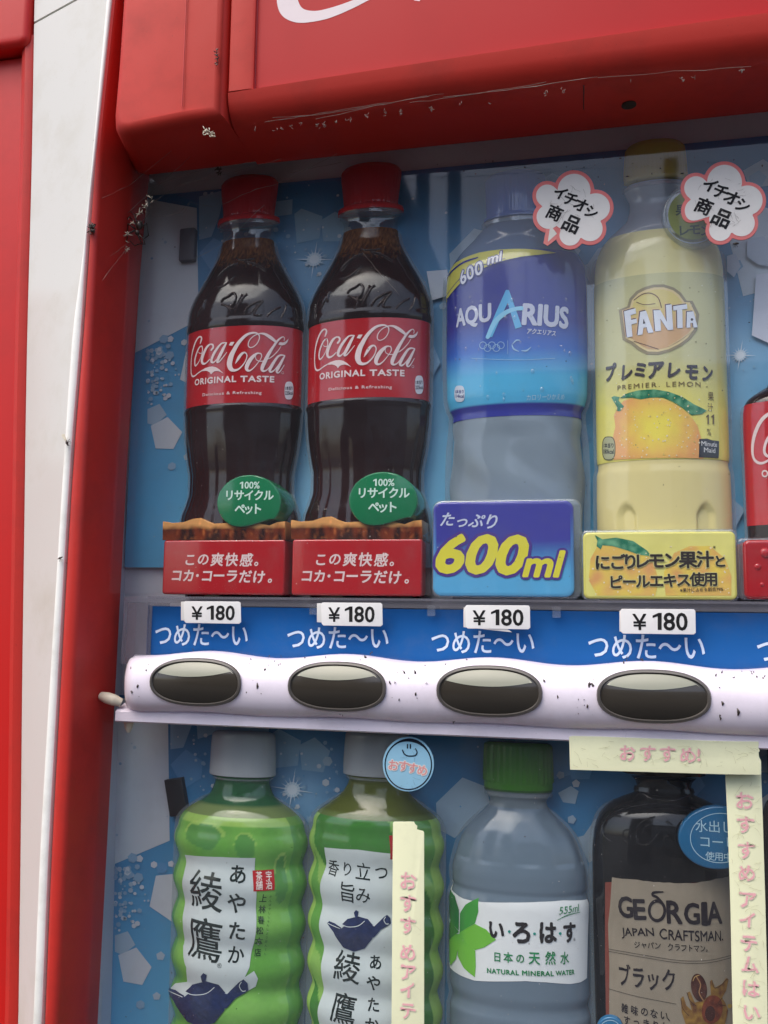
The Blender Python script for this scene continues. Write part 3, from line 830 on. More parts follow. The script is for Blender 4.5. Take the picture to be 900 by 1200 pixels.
# ---- cola
cola_rows = [(191, 401, 464, 'c'), (195, 398, 467, 'c'), (236, 395.5, 471, 'c'), (241, 395, 471.5, 'c'), (245, 403, 465), (263, 402.5, 465), (285, 399.5, 468), (305, 391, 478), (325, 379.6, 490),
             (345, 369, 500.5), (360, 363.5, 504), (377, 362, 504.7), (471, 361.2, 504.7), (490, 362, 504.5), (518, 364.5, 502.6), (540, 367, 498.5), (557, 369.5, 495.5), (575, 369.5, 496), (590, 366, 500),
             (605, 361, 505), (625, 359, 507), (650, 366, 500), (690, 368, 498)]
def make_cola():
    b = Bottle('cola_bottle', 'second cola bottle from the left, right of the leftmost one and nearer the sports drink', 'bottle', (432, 420), cola_rows, LEDGE, 'dummy drinks on the upper shelf')
    zt = b.zc(432, 189.5); zcb = b.zc(432, 240); zliq = b.zc(432, 266)
    lt, lb = b.zc(432, 370.5), b.zc(432, 465.5)
    wz0, wz1 = b.zc(432, 495), b.zc(432, 640)
    def mod(z, th):
        m = 0
        if wz1 < z < wz0:
            e = min(1, (z - wz1) / .012, (wz0 - z) / .012); m -= .0007 * e * abs(math.sin(th * 7)) ** 6
        if abs(z - (lt + .002)) < .0022: m += .0005
        if lb < z < lt: m -= .0004
        if abs(z - (lb - .002)) < .002: m += .0004 + .0003 * math.cos((z - lb + .002) / .002 * 3.1)
        return m
    def col(z, th):
        t = (zliq - z) / .010; n = nz(th * 1.0, z * 30, 1, 12) * .5 + nz(th, z * 30, 5, 30) * .5
        dark = np.array(lin((27, 9, 9))); fo = np.array(lin((122, 78, 40))); fo2 = np.array(lin((70, 36, 20)))
        a = min(1, max(0, (t - .9 + n * .9) / .9)); c = (fo + (fo2 - fo) * min(1, max(0, .5 + n * 1.6))) * (1 - a) + dark * a
        g = min(1, max(0, (wz0 - z) / .03)) * .4; c = c * (1 - g) + np.array(lin((48, 13, 10))) * g
        return tuple(c)
    b.lathe('bottle_body', b.floor, zliq, M['body'], col=col, mod=mod, n=168, dz=.0012)
    b.lathe('bottle_neck', zliq - .0003, zcb, M['shell'], capb=False, capt=False)
    b.lathe('neck_ring', zcb - .0035, zcb - .0015, M['flange'], f=lambda z: b.f(zcb - .006) + .0022, n=96)
    cap(b, zcb, zt, (184, 14, 18), nk=44)
    b.lathe('cap_band', zcb - .0015, zcb + .0002, M['body'], f=lambda z: b.f(zcb + .002) + .0003, col=lambda z, th: lin((200, 20, 24)), n=96)
    b.flange(b.floor + .02, zliq, .0016)
    # paper label
    sf = b.cyl(.0345, f=lambda z: b.f(z) - .0002)
    lab = b.lathe('label', lb, lt, M['gloss'], f=sf.r, col=lambda z, th: lin((178, 26, 34)), capt=False, capb=False, n=192, dz=.004)
    d = Decal(sf); W = (236, 214, 214)
    ox, oy, k = 362, 372, 12.857
    def S(pts, dx=0): d.stroke([(ox + (x + dx) / k, oy + y / k, ww / k) for x, y, ww in pts], W, S.l); S.l += 1
    S.l = 0
    S([(245, 285, 20), (262, 240, 32), (268, 200, 28), (243, 178, 22), (205, 200, 28), (165, 260, 34), (130, 350, 36), (105, 450, 34), (92, 560, 30), (90, 660, 28), (97, 750, 30), (118, 793, 28), (160, 790, 22), (220, 745, 18), (290, 702, 16)])
    d.poly([(ox + x / k, oy + y / k) for x, y in [(268, 708), (330, 672), (400, 648), (460, 642), (520, 655), (575, 688), (640, 748), (590, 722), (540, 710), (490, 718), (462, 738), (440, 766), (420, 737), (390, 717), (350, 709), (300, 714)]], W, 1)
    S([(275, 325, 16), (235, 345, 24), (195, 420, 32), (165, 510, 36), (157, 590, 34), (172, 632, 26), (208, 600, 18), (245, 540, 12), (275, 460, 12), (288, 380, 20), (278, 328, 20)])
    S([(222, 418, 8), (245, 440, 10), (300, 428, 10)])
    S([(438, 385, 30), (468, 345, 30), (460, 305, 26), (420, 298, 22), (370, 335, 40), (320, 420, 50), (288, 510, 54), (284, 570, 46), (312, 602, 32), (362, 582, 22), (415, 530, 14)])
    S([(690, 272, 10), (640, 275, 20), (600, 288, 24), (548, 345, 36), (490, 430, 44), (452, 510, 46), (444, 560, 40), (467, 582, 28), (505, 560, 18), (560, 490, 13), (620, 370, 10)])
    S([(682, 278, 22), (642, 350, 42), (592, 450, 50), (552, 530, 46), (540, 575, 28), (575, 565, 20), (632, 500, 14), (690, 425, 10)])
    d.poly([(ox + x / k, oy + y / k) for x, y in [(750, 262), (812, 260), (775, 320), (722, 312)]], W, 2)
    o2 = 771.4
    S([(60, 600, 4), (90, 545, 34), (130, 480, 44), (170, 437, 34), (212, 427, 22), (240, 462, 16), (234, 520, 14), (200, 592, 16), (150, 652, 20), (100, 690, 28), (40, 703, 42), (-8, 680, 64), (-33, 615, 82), (-25, 540, 84), (0, 460, 76), (36, 390, 64), (85, 305, 56), (150, 222, 48), (230, 152, 40), (310, 122, 30), (378, 122, 22), (424, 155, 18), (428, 215, 14), (392, 290, 13), (335, 338, 13), (283, 345, 13), (258, 310, 14), (275, 240, 14), (330, 178, 13), (395, 142, 14), (450, 130, 20), (505, 137, 34), (560, 165, 48), (620, 207, 50), (668, 246, 40)], o2)
    S([(460, 445, 14), (405, 438, 24), (340, 485, 50), (280, 560, 62), (243, 640, 60), (244, 692, 44), (285, 708, 26), (342, 670, 16), (402, 600, 12), (452, 530, 12), (470, 475, 16), (452, 438, 16)], o2)
    S([(395, 445, 8), (375, 490, 10), (387, 535, 10), (430, 560, 12), (490, 560, 12)], o2)
    S([(800, 240, 13), (806, 205, 13), (785, 182, 13), (740, 208, 26), (690, 262, 36), (640, 340, 40), (580, 440, 52), (522, 560, 60), (484, 650, 58), (480, 700, 42), (514, 714, 26), (562, 688, 15), (612, 620, 11)], o2)
    S([(755, 330, 9), (720, 390, 11), (660, 460, 13), (600, 510, 13), (560, 530, 9)], o2)
    d.poly([(ox + (x + o2) / k, oy + y / k) for x, y in [(718, 300), (740, 265), (790, 270), (830, 250), (868, 210), (850, 270), (815, 305), (770, 315)]], W, 3)
    S([(815, 475, 16), (762, 467, 24), (712, 492, 34), (652, 580, 46), (604, 670, 50), (596, 713, 38), (622, 728, 26), (672, 690, 15), (742, 590, 11), (795, 500, 10)], o2)
    S([(812, 482, 24), (772, 560, 44), (722, 660, 52), (698, 718, 42), (720, 743, 22), (760, 703, 14), (808, 620, 9)], o2)
    d.ring(483.5, 429.5, 1.4, .35, W, 2, 16)
    d.text('ORIGINAL', (375, 445), (427.8, 440.5), 7.2, W, bold=.028, layer=2, spacing=1.12)
    d.text('TASTE', (433.5, 440.5), (473.6, 441), 7, W, bold=.028, layer=2, spacing=1.12)
    d.text('Delicious & Refreshing', (385.5, 459.2), (459, 456.6), 4.6, W, bold=.006, layer=2, spacing=1.15)
    kcal(d, 490.8, 451, 4.9, 10.8)
    d.obj('lettering', M['matte'], lab)
    # raised script and swirls on the shoulder
    e = Decal(b.cyl(.034), 0)
    def E(pts, w=1.6, h=.0006): e.stroke([(362 + x / 6.43, 280 + y / 6.43, w * 1.1) for x, y in pts], (40, 14, 12), ridge=h * 1.3, sm=5)
    E([(240, 240), (290, 180), (350, 135), (410, 110)], 2.6, .0009); E([(465, 95), (540, 115), (590, 140), (635, 175)], 2.6, .0009)
    E([(230, 300), (290, 290), (350, 250), (395, 205)], 2.2); E([(390, 75), (450, 85), (540, 75)], 2)
    E([(165, 390), (150, 430), (140, 480)], 2.6, .0009)
    E([(290, 415), (310, 385), (350, 365), (385, 340), (410, 370), (395, 420), (365, 455), (400, 465), (430, 410), (460, 350)], 2.8, .0009)
    E([(400, 500), (430, 440), (470, 370), (500, 350)], 3, .0009); E([(470, 510), (500, 460), (560, 420), (620, 400), (600, 430), (570, 470), (560, 510), (620, 515)], 2.6, .0008)
    E([(340, 530), (370, 480), (330, 440), (290, 430)], 2.4); E([(520, 510), (550, 470), (580, 430)], 2.2); E([(650, 530), (700, 480), (760, 450)], 2.2)
    E([(90, 530), (120, 470), (150, 430)], 2.2); E([(760, 540), (790, 480), (800, 430)], 2.2)
    e.obj('embossing', M['body'], b.t, )
    # red display box with the ice cola picture along its top
    yb = .0048
    bx = slab('promo_box', pxrect(341, 631, 495, 697.5, yb, .0016), yb, .032, .0011, M['gloss'], b.t, col=(178, 24, 32))
    top = [(341, 609), (352, 611), (366, 610), (378, 606), (388, 605), (396, 609), (405, 612), (420, 611), (434, 607), (448, 608), (460, 611), (474, 614), (484, 610), (494, 609)]
    def icecol(u, v):
        n = nz(u * 70, v * 120, 2) + .5 * nz(u * 200, v * 260, 4); zt_ = at(418, 609, yb)[2]; t = (zt_ - v) / .010
        a = np.array(lin((222, 160, 96))); m_ = np.array(lin((128, 52, 22))); dk = np.array(lin((52, 20, 12)))
        q = min(1, max(0, (t - .16) * 4.5 + n * 1.3)); w2 = min(1, max(0, .5 + 2.2 * nz(u * 260, v * 70, 9))); b2 = m_ * w2 * .8 + dk * (1 - w2 * .8); hl = max(0, nz(u * 500, v * 300, 11) - .25) * 1.5
        return tuple(np.array(a * (1 - q) + b2 * q) + np.array(lin((170, 100, 50))) * hl)
    band = slab('ice_cola_panel', top + [(495, 632), (341, 632)], yb + .0004, .031, .0006, M['gloss'], b.t, px=yb, col=icecol)
    dd = Decal(Flat(yb + .0003), 0, fine=.0012)
    dd.poly([(x, y + .6) for x, y in top] + [(495, 632), (341, 632)], icecol)
    dd.obj('picture_print', M['gloss'], band)
    dd = Decal(Flat(yb), .0001); W2 = (232, 206, 204)
    for ch, x, y, s in (('こ', 375.5, 655.5, 16), ('の', 392, 655, 16), ('爽', 409.5, 655.5, 17), ('快', 427.5, 655.5, 17), ('感', 446, 656, 17), ('。', 463.5, 656.5, 15)): dd.char(ch, x, y, s, W2, bold=.022, shear=.12)
    for ch, x, y, s in (('コ', 359, 674.5, 16), ('カ', 374, 675, 16), ('・', 385, 675, 14), ('コ', 397, 675, 16.5), ('ー', 412, 675, 16.5), ('ラ', 428, 675.5, 17), ('だ', 445, 676, 17), ('け', 462, 676.5, 17), ('。', 481, 677, 15)): dd.char(ch, x, y, s, W2, bold=.026, shear=.12)
    dd.obj('lettering', M['matte'], bx)
    # green round badge
    yg = .0034; c = (449, 586.5)
    top = []
    for i in range(48):
        t = 2 * math.pi * i / 48; x = c[0] + 40.5 * math.cos(t); y = c[1] + 33.8 * math.sin(t)
        if y > c[1] + 22: y = min(y, 612 + 5 * math.sin((x - 415) / 15) - 1)
        top.append((x, y))
    bg_ = slab('badge', top, yg, .030, .0009, M['gloss'], b.t, px=yg, col=(16, 118, 74), angle=30)
    dd = Decal(Flat(yg), .0001); W3 = (206, 232, 218)
    dd.poly([(439.6, 569.5), (439.6, 563), (437.4, 564.4), (437.4, 562.8), (440.2, 561.2), (441.6, 561.2), (441.6, 569.5)], W3); dd.text('00%', (443.4, 569.5), (462, 569.5), 8.2, W3, bold=.02)
    for i, ch in enumerate('リサイクル'): dd.char(ch, 424.5 + i * 12.3, 577.5, 13.5, W3, bold=.028)
    for i, ch in enumerate('ペット'): dd.char(ch, 438 + i * 10.8, 594, 14, W3, bold=.028)
    dd.obj('lettering', M['matte'], bg_)
    return b
cola = make_cola()

def copy_tree(o, loc, label, group=None):
    def cp(s, par):
        c = s.copy(); COL.objects.link(c); c.parent = par
        for ch in kids.get(s, []): cp(ch, c)
        return c
    kids = {}
    for q in list(COL.objects):
        if q.parent: kids.setdefault(q.parent, []).append(q)
    c = cp(o, None); c.location = loc; c['label'] = label
    if group: c['group'] = group
    return c
c1x = cola.x0 + at(190, 660, .0048)[0] - at(341, 662, .0048)[0]
c1 = copy_tree(cola.t, (c1x, BY, LEDGE), 'leftmost cola bottle of the upper shelf, its label reaching nearest the red frame post')
c1.rotation_euler = (0, 0, R(0))

# ---- blue sports drink
def make_sport():
    rows = [(199, 575, 637, 'c'), (203, 571, 641, 'c'), (248, 569, 643, 'c'), (252, 569, 643, 'c'), (256, 573, 640), (264, 572, 640), (272, 563, 648), (280, 556, 655), (295, 541, 671), (307, 532.5, 680), (322, 525, 685.5), (345, 523, 686.5),
            (400, 522, 686.5), (465, 523, 686), (480, 526, 683), (489, 529, 678.5), (505, 527.5, 679), (530, 524, 681), (560, 522.5, 681.5), (590, 522, 681), (690, 523, 680)]
    b = Bottle('sports_drink_bottle', 'blue and violet labelled sports drink bottle with a yellow band and matching blue box', 'bottle', (604.5, 400), rows, LEDGE, 'dummy drinks on the upper shelf')
    zt = b.zc(604, 198); zcb = b.zc(604, 251); lt = b.zc(604, 292.5); lb = b.zc(604, 487)
    def fc(z, th):
        return -.0016 * abs(math.sin(th * 2 + z * 48 + .5 * math.sin(z * 90))) ** 1.5 * min(1, (lb - .004 - z) / .006) if z < lb - .004 else 0
    b.lathe('bottle_body', b.floor, lb, M['body'], col=lambda z, th: tuple(np.array(lin((126, 140, 152))) * (1 + .30 * nz(th * 1.6 + z * 22, z * 12, 2))), mod=fc, n=160, dz=.002, angle=30)
    b.lathe('bottle_neck', lt - .0002, zcb - .001, M['body'], col=lambda z, th: lin((84, 104, 134)), capb=False)
    b.lathe('neck_ring', zcb - .0034, zcb - .0012, M['flange'], f=lambda z: b.f(zcb - .004) + .0016, n=96)
    cap(b, zcb, zt, (40, 84, 168), nk=60, knurl=.0002)
    b.flange(b.floor + .03, b.zc(604, 300), .0024)
    f = lambda z: b.f(z) + .0003
    sf = Cyl(b.x0, b.by, f, .0385)
    C0, C1, C2 = np.array(lin((44, 50, 140))), np.array(lin((32, 96, 190))), np.array(lin((86, 182, 226)))
    z0, z1, z2 = b.zc(604, 375), b.zc(604, 410), b.zc(604, 440); zp = b.zc(604, 473)
    def col(z, th):
        if z < zp: return lin((50, 56, 150))
        t = min(1, max(0, (z0 - z) / (z0 - z2)))
        return tuple(C0 + (C1 - C0) * min(1, t * 2)) if t < .5 else tuple(C1 + (C2 - C1) * (t - .5) * 2)
    lab = b.lathe('label', lb, lt, M['gloss'], f=f, col=col, capt=False, capb=False, n=192, dz=.0012)
    d = Decal(sf)
    Y = (206, 200, 96); DK = (36, 44, 120)
    d.poly([(522, 357), (521, 340), (524, 324), (531, 311), (543, 303), (562, 296), (585, 292.6), (610, 291.6), (633, 293), (652, 296.5), (632, 298.5), (610, 301), (588, 306), (566, 314.5), (545, 327), (532, 341)], Y, 0)
    d.stroke([(521, 356, 1), (532, 341, 1.1), (545, 328, 1.1), (566, 315.5, 1.1), (590, 307, 1), (618, 301, .9), (650, 297, .6)], DK, 2)
    d.stroke([(521.5, 350, .8), (532, 335, .9), (545, 322, .9), (566, 311, .8), (592, 303, .7)], DK, 3)
    d.stroke([(522, 330, 1.2), (530, 318, 2.2), (543, 308, 2.2), (560, 302, 1.4)], DK, 4)
    W = (214, 214, 226)
    for t, x, y, s, r in (('6', 544, 322, 22, -24), ('0', 553, 317, 22, -18), ('0', 563.5, 312.5, 22, -13)):
        a = s
        d.char(t, x + 2, y - .5, a, W, bold=.02, rot=r, shear=.1, sx=1.0, layer=7, under=((.085, DK, 5),))
    d.text('ml', (572, 310.5), (589.5, 305), 11, W, bold=.02, shear=.2, layer=7, under=((.085, DK, 5),))
    LW = (196, 200, 220)
    d.text('AQU', (535.5, 387), (575, 380), 24, LW, bold=.04, layer=3)
    d.text('RIUS', (612.5, 380), (664.5, 385), 23.5, LW, bold=.045, layer=3)
    AB = (92, 176, 226)
    d.poly([(593, 340), (596.5, 340), (611.5, 383), (604, 385.5), (595, 355), (577, 395), (569, 396)], AB, 4)
    d.stroke([(572, 395, 5), (580, 378, 6), (592, 367, 5.5), (603, 362.5, 4.5), (611, 361.5, 5)], (140, 204, 236), 6)
    d.text('アクエリアス', (617.5, 391), (650.5, 394), 6, LW, bold=.03, layer=3, shear=.15)
    for i in range(5):
        d.ring(566.3 + i * 5.2, 404.8 + (3.2 if i % 2 else 0), 4, .7, (150, 190, 224), 3 + i, 24)
    d.stroke([(595, 399, .4), (595, 415, .4)], (150, 190, 224), 3, sm=0)
    for p in ([(601, 403, .8), (605, 399, 1.6), (609, 399, .8)], [(600, 404, .8), (602, 409, 1.8), (608, 412, .7)], [(611, 411, .8), (617, 411, 1.8), (622, 407, .7)]): d.stroke(p, (150, 190, 224), 4)
    kcal(d, 539, 461.5, 6, 9.6, (206, 216, 230), (60, 70, 130), '114kcal')
    d.text('カロリーひかえめ', (617, 469.5), (660.5, 468.5), 6.5, (170, 214, 236), bold=.01, layer=3)
    d.stroke([(553, 420, .5), (605, 422, .5), (650, 420, .5)], (150, 200, 232), 2)
    rnd = random.Random(4)
    d.obj('lettering', M['gloss'], lab)
    V = []; F = []
    for _ in range(46):   # moulded water drops on the film
        x = rnd.uniform(527, 682); y = rnd.uniform(340, 470); u, v = sf.uv(x, y); s_ = rnd.uniform(.0004, .0013); n = len(V)
        for k in range(3):
            for j in range(10):
                t = 2 * math.pi * j / 10; rr = s_ * (1 - k / 3 * .9) ; V.append(sf.p3(u + rr * math.cos(t), v + rr * 1.3 * math.sin(t), .0001 + s_ * .45 * math.sin(k / 2 * 1.57)))
        for k in range(2):
            for j in range(10): F.append((n + k * 10 + j, n + k * 10 + (j + 1) % 10, n + k * 10 + 10 + (j + 1) % 10, n + k * 10 + 10 + j))
        F.append(tuple(n + 20 + j for j in range(10)))
    mesh_obj('water_drops', V, F, M['shell'], lab, angle=0)['kind'] = 'stuff'
    yb = .0048
    zb0, zb1 = at(590, 700, yb)[2], at(590, 586, yb)[2]
    def bc(x, z):
        t = min(1, max(0, ((zb1 - z) / (zb1 - zb0) - .42) / .3)); a = np.array(lin((66, 66, 156))); c = np.array(lin((92, 172, 218))); return tuple(a + (c - a) * t)
    sh_ = slab('clear_cover', pxrect(505, 583, 681, 701, yb, .005), yb + .0015, .0325, .0015, M['flange'], b.t)
    bx = slab('promo_box', pxrect(507, 586, 672, 698.5, yb, .0045), yb, .012, .001, M['gloss'], b.t, col=bc)
    dd = Decal(Flat(yb - .00012), 0, fine=.002)
    q = pxrect(511, 590, 668, 695, yb, .003); dd.poly(q, bc, px=False); dd.obj('picture_print', M['gloss'], bx)
    dd = Decal(Flat(yb - .00015), .0001); W = (204, 210, 232)
    for ch, x, y, s, r in (('た', 523, 608.5, 18, 0), ('っ', 540, 610.5, 17, 0), ('ぷ', 557, 610, 18, 0), ('り', 574.5, 611, 19, 0)): dd.char(ch, x, y, s, W, bold=.02, shear=.3, rot=r)
    U = ((.1, (84, 70, 150), 2),); Yc = (226, 216, 72)
    dd.text('600', (512.5, 670), (617, 672.5), 43, Yc, bold=.035, shear=.25, layer=5, under=((.085, (84, 62, 140), 2),))
    dd.text('ml', (613.5, 675), (661.5, 675.5), 29, Yc, bold=.035, shear=.25, layer=8, under=((.095, (84, 62, 140), 6),))
    dd.obj('lettering', M['gloss'], bx)
    return b
make_sport()

# ---- lemon soda
def make_lemon():
    rows = [(163, 738, 800, 'c'), (167, 734, 804, 'c'), (205, 732, 807, 'c'), (211, 731, 807, 'c'), (216, 737, 801), (240, 737, 799), (256, 735, 804), (266, 727, 816), (277, 715, 830), (290, 705.5, 841), (305, 700, 846.5), (325, 697.5, 848.5),
            (400, 697, 849.5), (538, 696.5, 850.5), (548, 697.5, 849.5), (558, 695.5, 852), (600, 694.5, 852.7), (650, 694.5, 852.5), (700, 696, 851)]
    b = Bottle('lemon_soda_bottle', 'pale yellow lemon soda bottle with a dark yellow cap behind the lace-edged round sticker', 'bottle', (773, 420), rows, LEDGE, 'dummy drinks on the upper shelf')
    b.t['label'] = 'tall pale yellow lemon soda bottle with lemon picture label and yellow box'
    zt = b.zc(767, 162); zcb = b.zc(767, 209); lt = b.zc(771, 320); lb = b.zc(773, 538); zl = b.zc(769, 268)
    slots = [(-.62, .17), (.62, .17), (1.9, .17), (-1.9, .17)]
    zs0 = b.zc(773, 590)
    def mod(z, th):
        m = 0
        if z < zs0:
            for a, wd in slots:
                q = abs(th - a) / wd; top = zs0 - .006 * q * q
                if q < 1 and z < top: m -= .0028 * min(1, (1 - q) * 3, (top - z) / .0015)
        return m
    b.lathe('bottle_body', b.floor, lb, M['body'], col=lambda z, th: lin((222, 208, 148)), mod=mod, n=200, dz=.0015)
    b.lathe('bottle_shoulder', lt, zl, M['body'], col=lambda z, th: lin((232, 222, 158)), capb=False, dz=.001)
    b.lathe('bottle_neck', zl - .0002, zcb - .001, M['body'], col=lambda z, th: lin((150, 156, 166)), capb=False)
    b.lathe('neck_ring', zcb - .004, zcb - .002, M['flange'], f=lambda z: b.f(zcb - .008) + .003, n=96)
    cap(b, zcb, zt, (176, 158, 66), nk=50, knurl=.0002)
    b.flange(b.floor + .03, b.zc(771, 285), .0018)
    f = lambda z: b.f(z) + .0003
    sf = Cyl(b.x0, b.by, f, .0385)
    za, zm = b.zc(773, 445), b.zc(773, 500)
    A, B_ = np.array(lin((204, 200, 146))), np.array(lin((236, 226, 118)))
    def col(z, th):
        t = min(1, max(0, (za + .012 - z) / .026)); n = nz(th * 3, z * 60, 1) * .06; return tuple((A + (B_ - A) * t) * (1 + n))
    lab = b.lathe('label', lb, lt, M['gloss'], f=f, col=col, capt=False, capb=False, n=192, dz=.0015)
    # lemon picture
    d = Decal(sf, fine=.0014)
    o = (700, 450); k = 6.
    def lem(u, v):
        c = sf.uv(770, 500); r = math.hypot((u - c[0]) / .020, (v - c[1]) / .016); n = nz(u * 220, v * 220, 3)
        a = np.array(lin((244, 226, 96))); e = np.array(lin((236, 172, 108))); t = min(1, max(0, r - .25 + n * .18)); return tuple(a + (e - a) * t)
    d.poly([(o[0] + x / k, o[1] + y / k) for x, y in [(118, 535), (125, 450), (112, 370), (128, 300), (118, 220), (150, 160), (185, 120), (240, 100), (300, 112), (350, 100), (420, 98), (490, 115), (560, 150), (620, 195), (670, 245), (705, 300), (725, 370), (745, 420), (745, 525)]], lem, 0)
    def leaf(u, v):
        n = nz(u * 300, v * 300, 7); a = np.array(lin((34, 116, 86))); e = np.array(lin((116, 178, 138))); return tuple(a + (e - a) * min(1, max(0, .3 + n * 1.4)))
    d.poly([(o[0] + x / k, o[1] + y / k) for x, y in [(160, 100), (200, 70), (290, 45), (400, 38), (500, 55), (590, 88), (680, 145), (768, 188), (730, 212), (660, 220), (600, 170), (530, 125), (460, 95), (380, 96), (310, 108), (240, 95)]], leaf, 3)
    d.poly([(o[0] + x / k, o[1] + y / k) for x, y in [(102, 95), (120, 85), (160, 92), (150, 115), (190, 158), (165, 190), (145, 192), (140, 160), (115, 120)]], leaf, 4)
    rnd = random.Random(8)
    for _ in range(110):
        x, y = o[0] + rnd.uniform(120, 735) / k, o[1] + rnd.uniform(60, 525) / k; d.disc(x, y, rnd.uniform(.35, 1.1), (240, 232, 196) if rnd.random() < .75 else (214, 190, 110), 6, 7)
    # emblem: orange-beige fruit disc, leaf, block letters with a dark side
    o = (720, 325); k = 8.18
    Q = lambda L: [(o[0] + x / k, o[1] + y / k) for x, y in L]
    def fruit(u, v):
        c = sf.uv(775, 372); t = min(1, max(0, (v - c[1]) / .012 + .5)); return tuple(np.array(lin((214, 172, 124))) * (1 - t) + np.array(lin((224, 206, 128))) * t)
    ol = [(150, 290), (170, 220), (230, 155), (300, 120), (380, 98), (470, 96), (560, 125), (620, 170), (670, 240), (720, 240), (780, 360), (760, 500), (700, 580), (620, 640), (520, 690), (420, 715), (320, 712), (240, 670), (180, 620), (110, 585), (75, 320)]
    cx, cy = 430, 400
    d.poly(Q([(cx + (x - cx) * 1.09, cy + (y - cy) * 1.09) for x, y in ol] ), (150, 138, 104), 1)
    d.poly(Q(ol), (228, 206, 150), 2); d.poly(Q([(cx + (x - cx) * .93, cy + (y - cy) * .93) for x, y in ol]), fruit, 4)
    d.stroke([(a, b2, 1.3) for a, b2 in Q([(190, 220), (270, 165), (350, 155), (420, 200), (450, 290)])], (120, 92, 62), 6)
    d.poly(Q([(200, 235), (270, 180), (345, 168), (400, 205), (430, 280), (340, 290), (270, 275)]), (226, 212, 136), 7)
    d.stroke([(a, b2, 1.) for a, b2 in Q([(215, 240), (290, 265), (390, 255)])], (120, 92, 62), 8)
    d.stroke([(a, b2, .9) for a, b2 in Q([(190, 615), (300, 650), (420, 690)])], (120, 92, 62), 8)
    d.stroke([(a, b2, .8) for a, b2 in Q([(750, 505), (640, 590), (520, 660)])], (236, 214, 160), 8)
    Lw = (228, 232, 242); Ls = (82, 72, 74)
    glyph = [[(98, 330), (205, 300), (212, 350), (160, 365), (165, 410), (218, 400), (220, 440), (168, 455), (178, 570), (125, 580)],
             [(250, 335), (305, 322), (375, 530), (325, 538), (310, 480), (280, 488), (272, 550), (225, 560)],
             [(375, 320), (440, 318), (500, 430), (492, 270), (545, 262), (560, 505), (510, 510), (440, 400), (445, 515), (392, 522)],
             [(560, 280), (690, 262), (692, 305), (645, 312), (650, 488), (600, 492), (596, 318), (562, 322)],
             [(690, 335), (750, 330), (790, 482), (752, 486), (745, 440), (722, 442), (722, 484), (686, 488)]]
    for g_ in glyph: d.poly(Q([(x - 16, y - 12) for x, y in g_]), (224, 186, 150), 9)
    for g_ in glyph: d.poly(Q([(x - 9, y - 8) for x, y in g_]), Ls, 11)
    for g_ in glyph: d.poly(Q(g_), Lw, 13)
    d.poly(Q([(282, 400), (298, 445), (276, 450)]), Ls, 15); d.disc(*Q([(736, 408)])[0], 1.6, Ls, 15, 8)
    art = d.obj('picture_print', M['gloss'], lab)
    d = Decal(sf, .0002); K = (74, 68, 74)
    xs_ = [(713.5, 437, 22, 0), (732.5, 436, 21, 0), (749, 433.5, 20, 0), (766, 433, 23, 0), (787, 433.5, 21, 0), (808.5, 435.5, 21, 0), (827, 437.5, 21, 0)]
    for ch, (x, y, s, r) in zip('プレミアレモン', xs_): d.char(ch, x + 1, y, s, K, bold=.045, rot=r, shear=.12, layer=3, wob=.0002)
    d.text('PREMIER. LEMON', (724, 457.5), (820.5, 453.5), 5.6, (120, 104, 70), bold=.004, layer=2, spacing=1.3)
    for ch, x, y, s in (('果', 832.5, 464.5, 11.5), ('汁', 832, 477.5, 11), ('%', 831.5, 506, 11)): d.char(ch, x, y, s, (96, 78, 50), bold=.0, layer=3)
    for x in (827, 833): d.poly([(x + 1.6, 497), (x + 1.6, 488.5), (x, 489.5), (x, 488), (x + 2, 486), (x + 3.2, 486), (x + 3.2, 497)], (96, 78, 50), 3)
    d.poly([(819, 514.5), (828, 514), (834, 516), (842, 517), (841.5, 537), (818.5, 536)], (50, 52, 60), 2)
    d.text('Minute', (821.5, 522.5), (839.5, 524), 5.5, (214, 214, 214), bold=.01, layer=4)
    d.text('Maid', (824.5, 530), (837.5, 531), 5.5, (214, 214, 214), bold=.01, layer=4)
    kcal(d, 713.8, 525.5, 7, 13, (172, 172, 132), (70, 70, 60), '180kcal', edge=(90, 88, 66))
    rnd = random.Random(2)
    for _ in range(70):
        x, y = rnd.uniform(700, 846), rnd.uniform(330, 530); d.disc(x, y, rnd.uniform(.3, 1.0), rnd.choice(((226, 224, 180), (150, 146, 96))), 1, 7)
    d.obj('lettering', M['gloss'], lab)
    # neck badge
    yg = b.by - .0165; c = (812, 252)
    bd = slab('badge', [(c[0] + 36 * math.cos(i * math.pi / 20), c[1] + 38 * math.sin(i * math.pi / 20)) for i in range(40)], yg, yg + .006, .0012, M['flange'], b.t, px=yg)
    dd = Decal(Flat(yg), .0001)
    dd.disc(c[0], c[1], 29, (160, 172, 104), 0, 40); dd.ring(c[0], c[1], 33, 1.2, (190, 200, 204), 1)
    for ch, x, y, s in (('果', 799, 246, 14), ('汁', 813, 246, 14), ('レ', 801, 270, 14), ('モ', 814, 269, 14), ('ン', 827, 270, 14)): dd.char(ch, x, y, s, (84, 98, 84), bold=.03, layer=2)
    dd.obj('lettering', M['matte'], bd)
    yb = .0048
    cc = slab('clear_cover', pxrect(681.5, 619, 865, 703.5, yb, .003), yb + .0015, .0325, .0015, M['flange'], b.t)
    bx = slab('promo_box', pxrect(684, 622.5, 862, 701.5, yb, .0028), yb, .012, .001, M['gloss'], b.t, col=(222, 214, 110))
    dd = Decal(Flat(yb), .0001, fine=.0016)
    def bcol(u, v):
        n = nz(u * 120, v * 120, 5); c = sf.uv(770, 660); return tuple(np.array(lin((230, 222, 128))) * (1 + .1 * n))
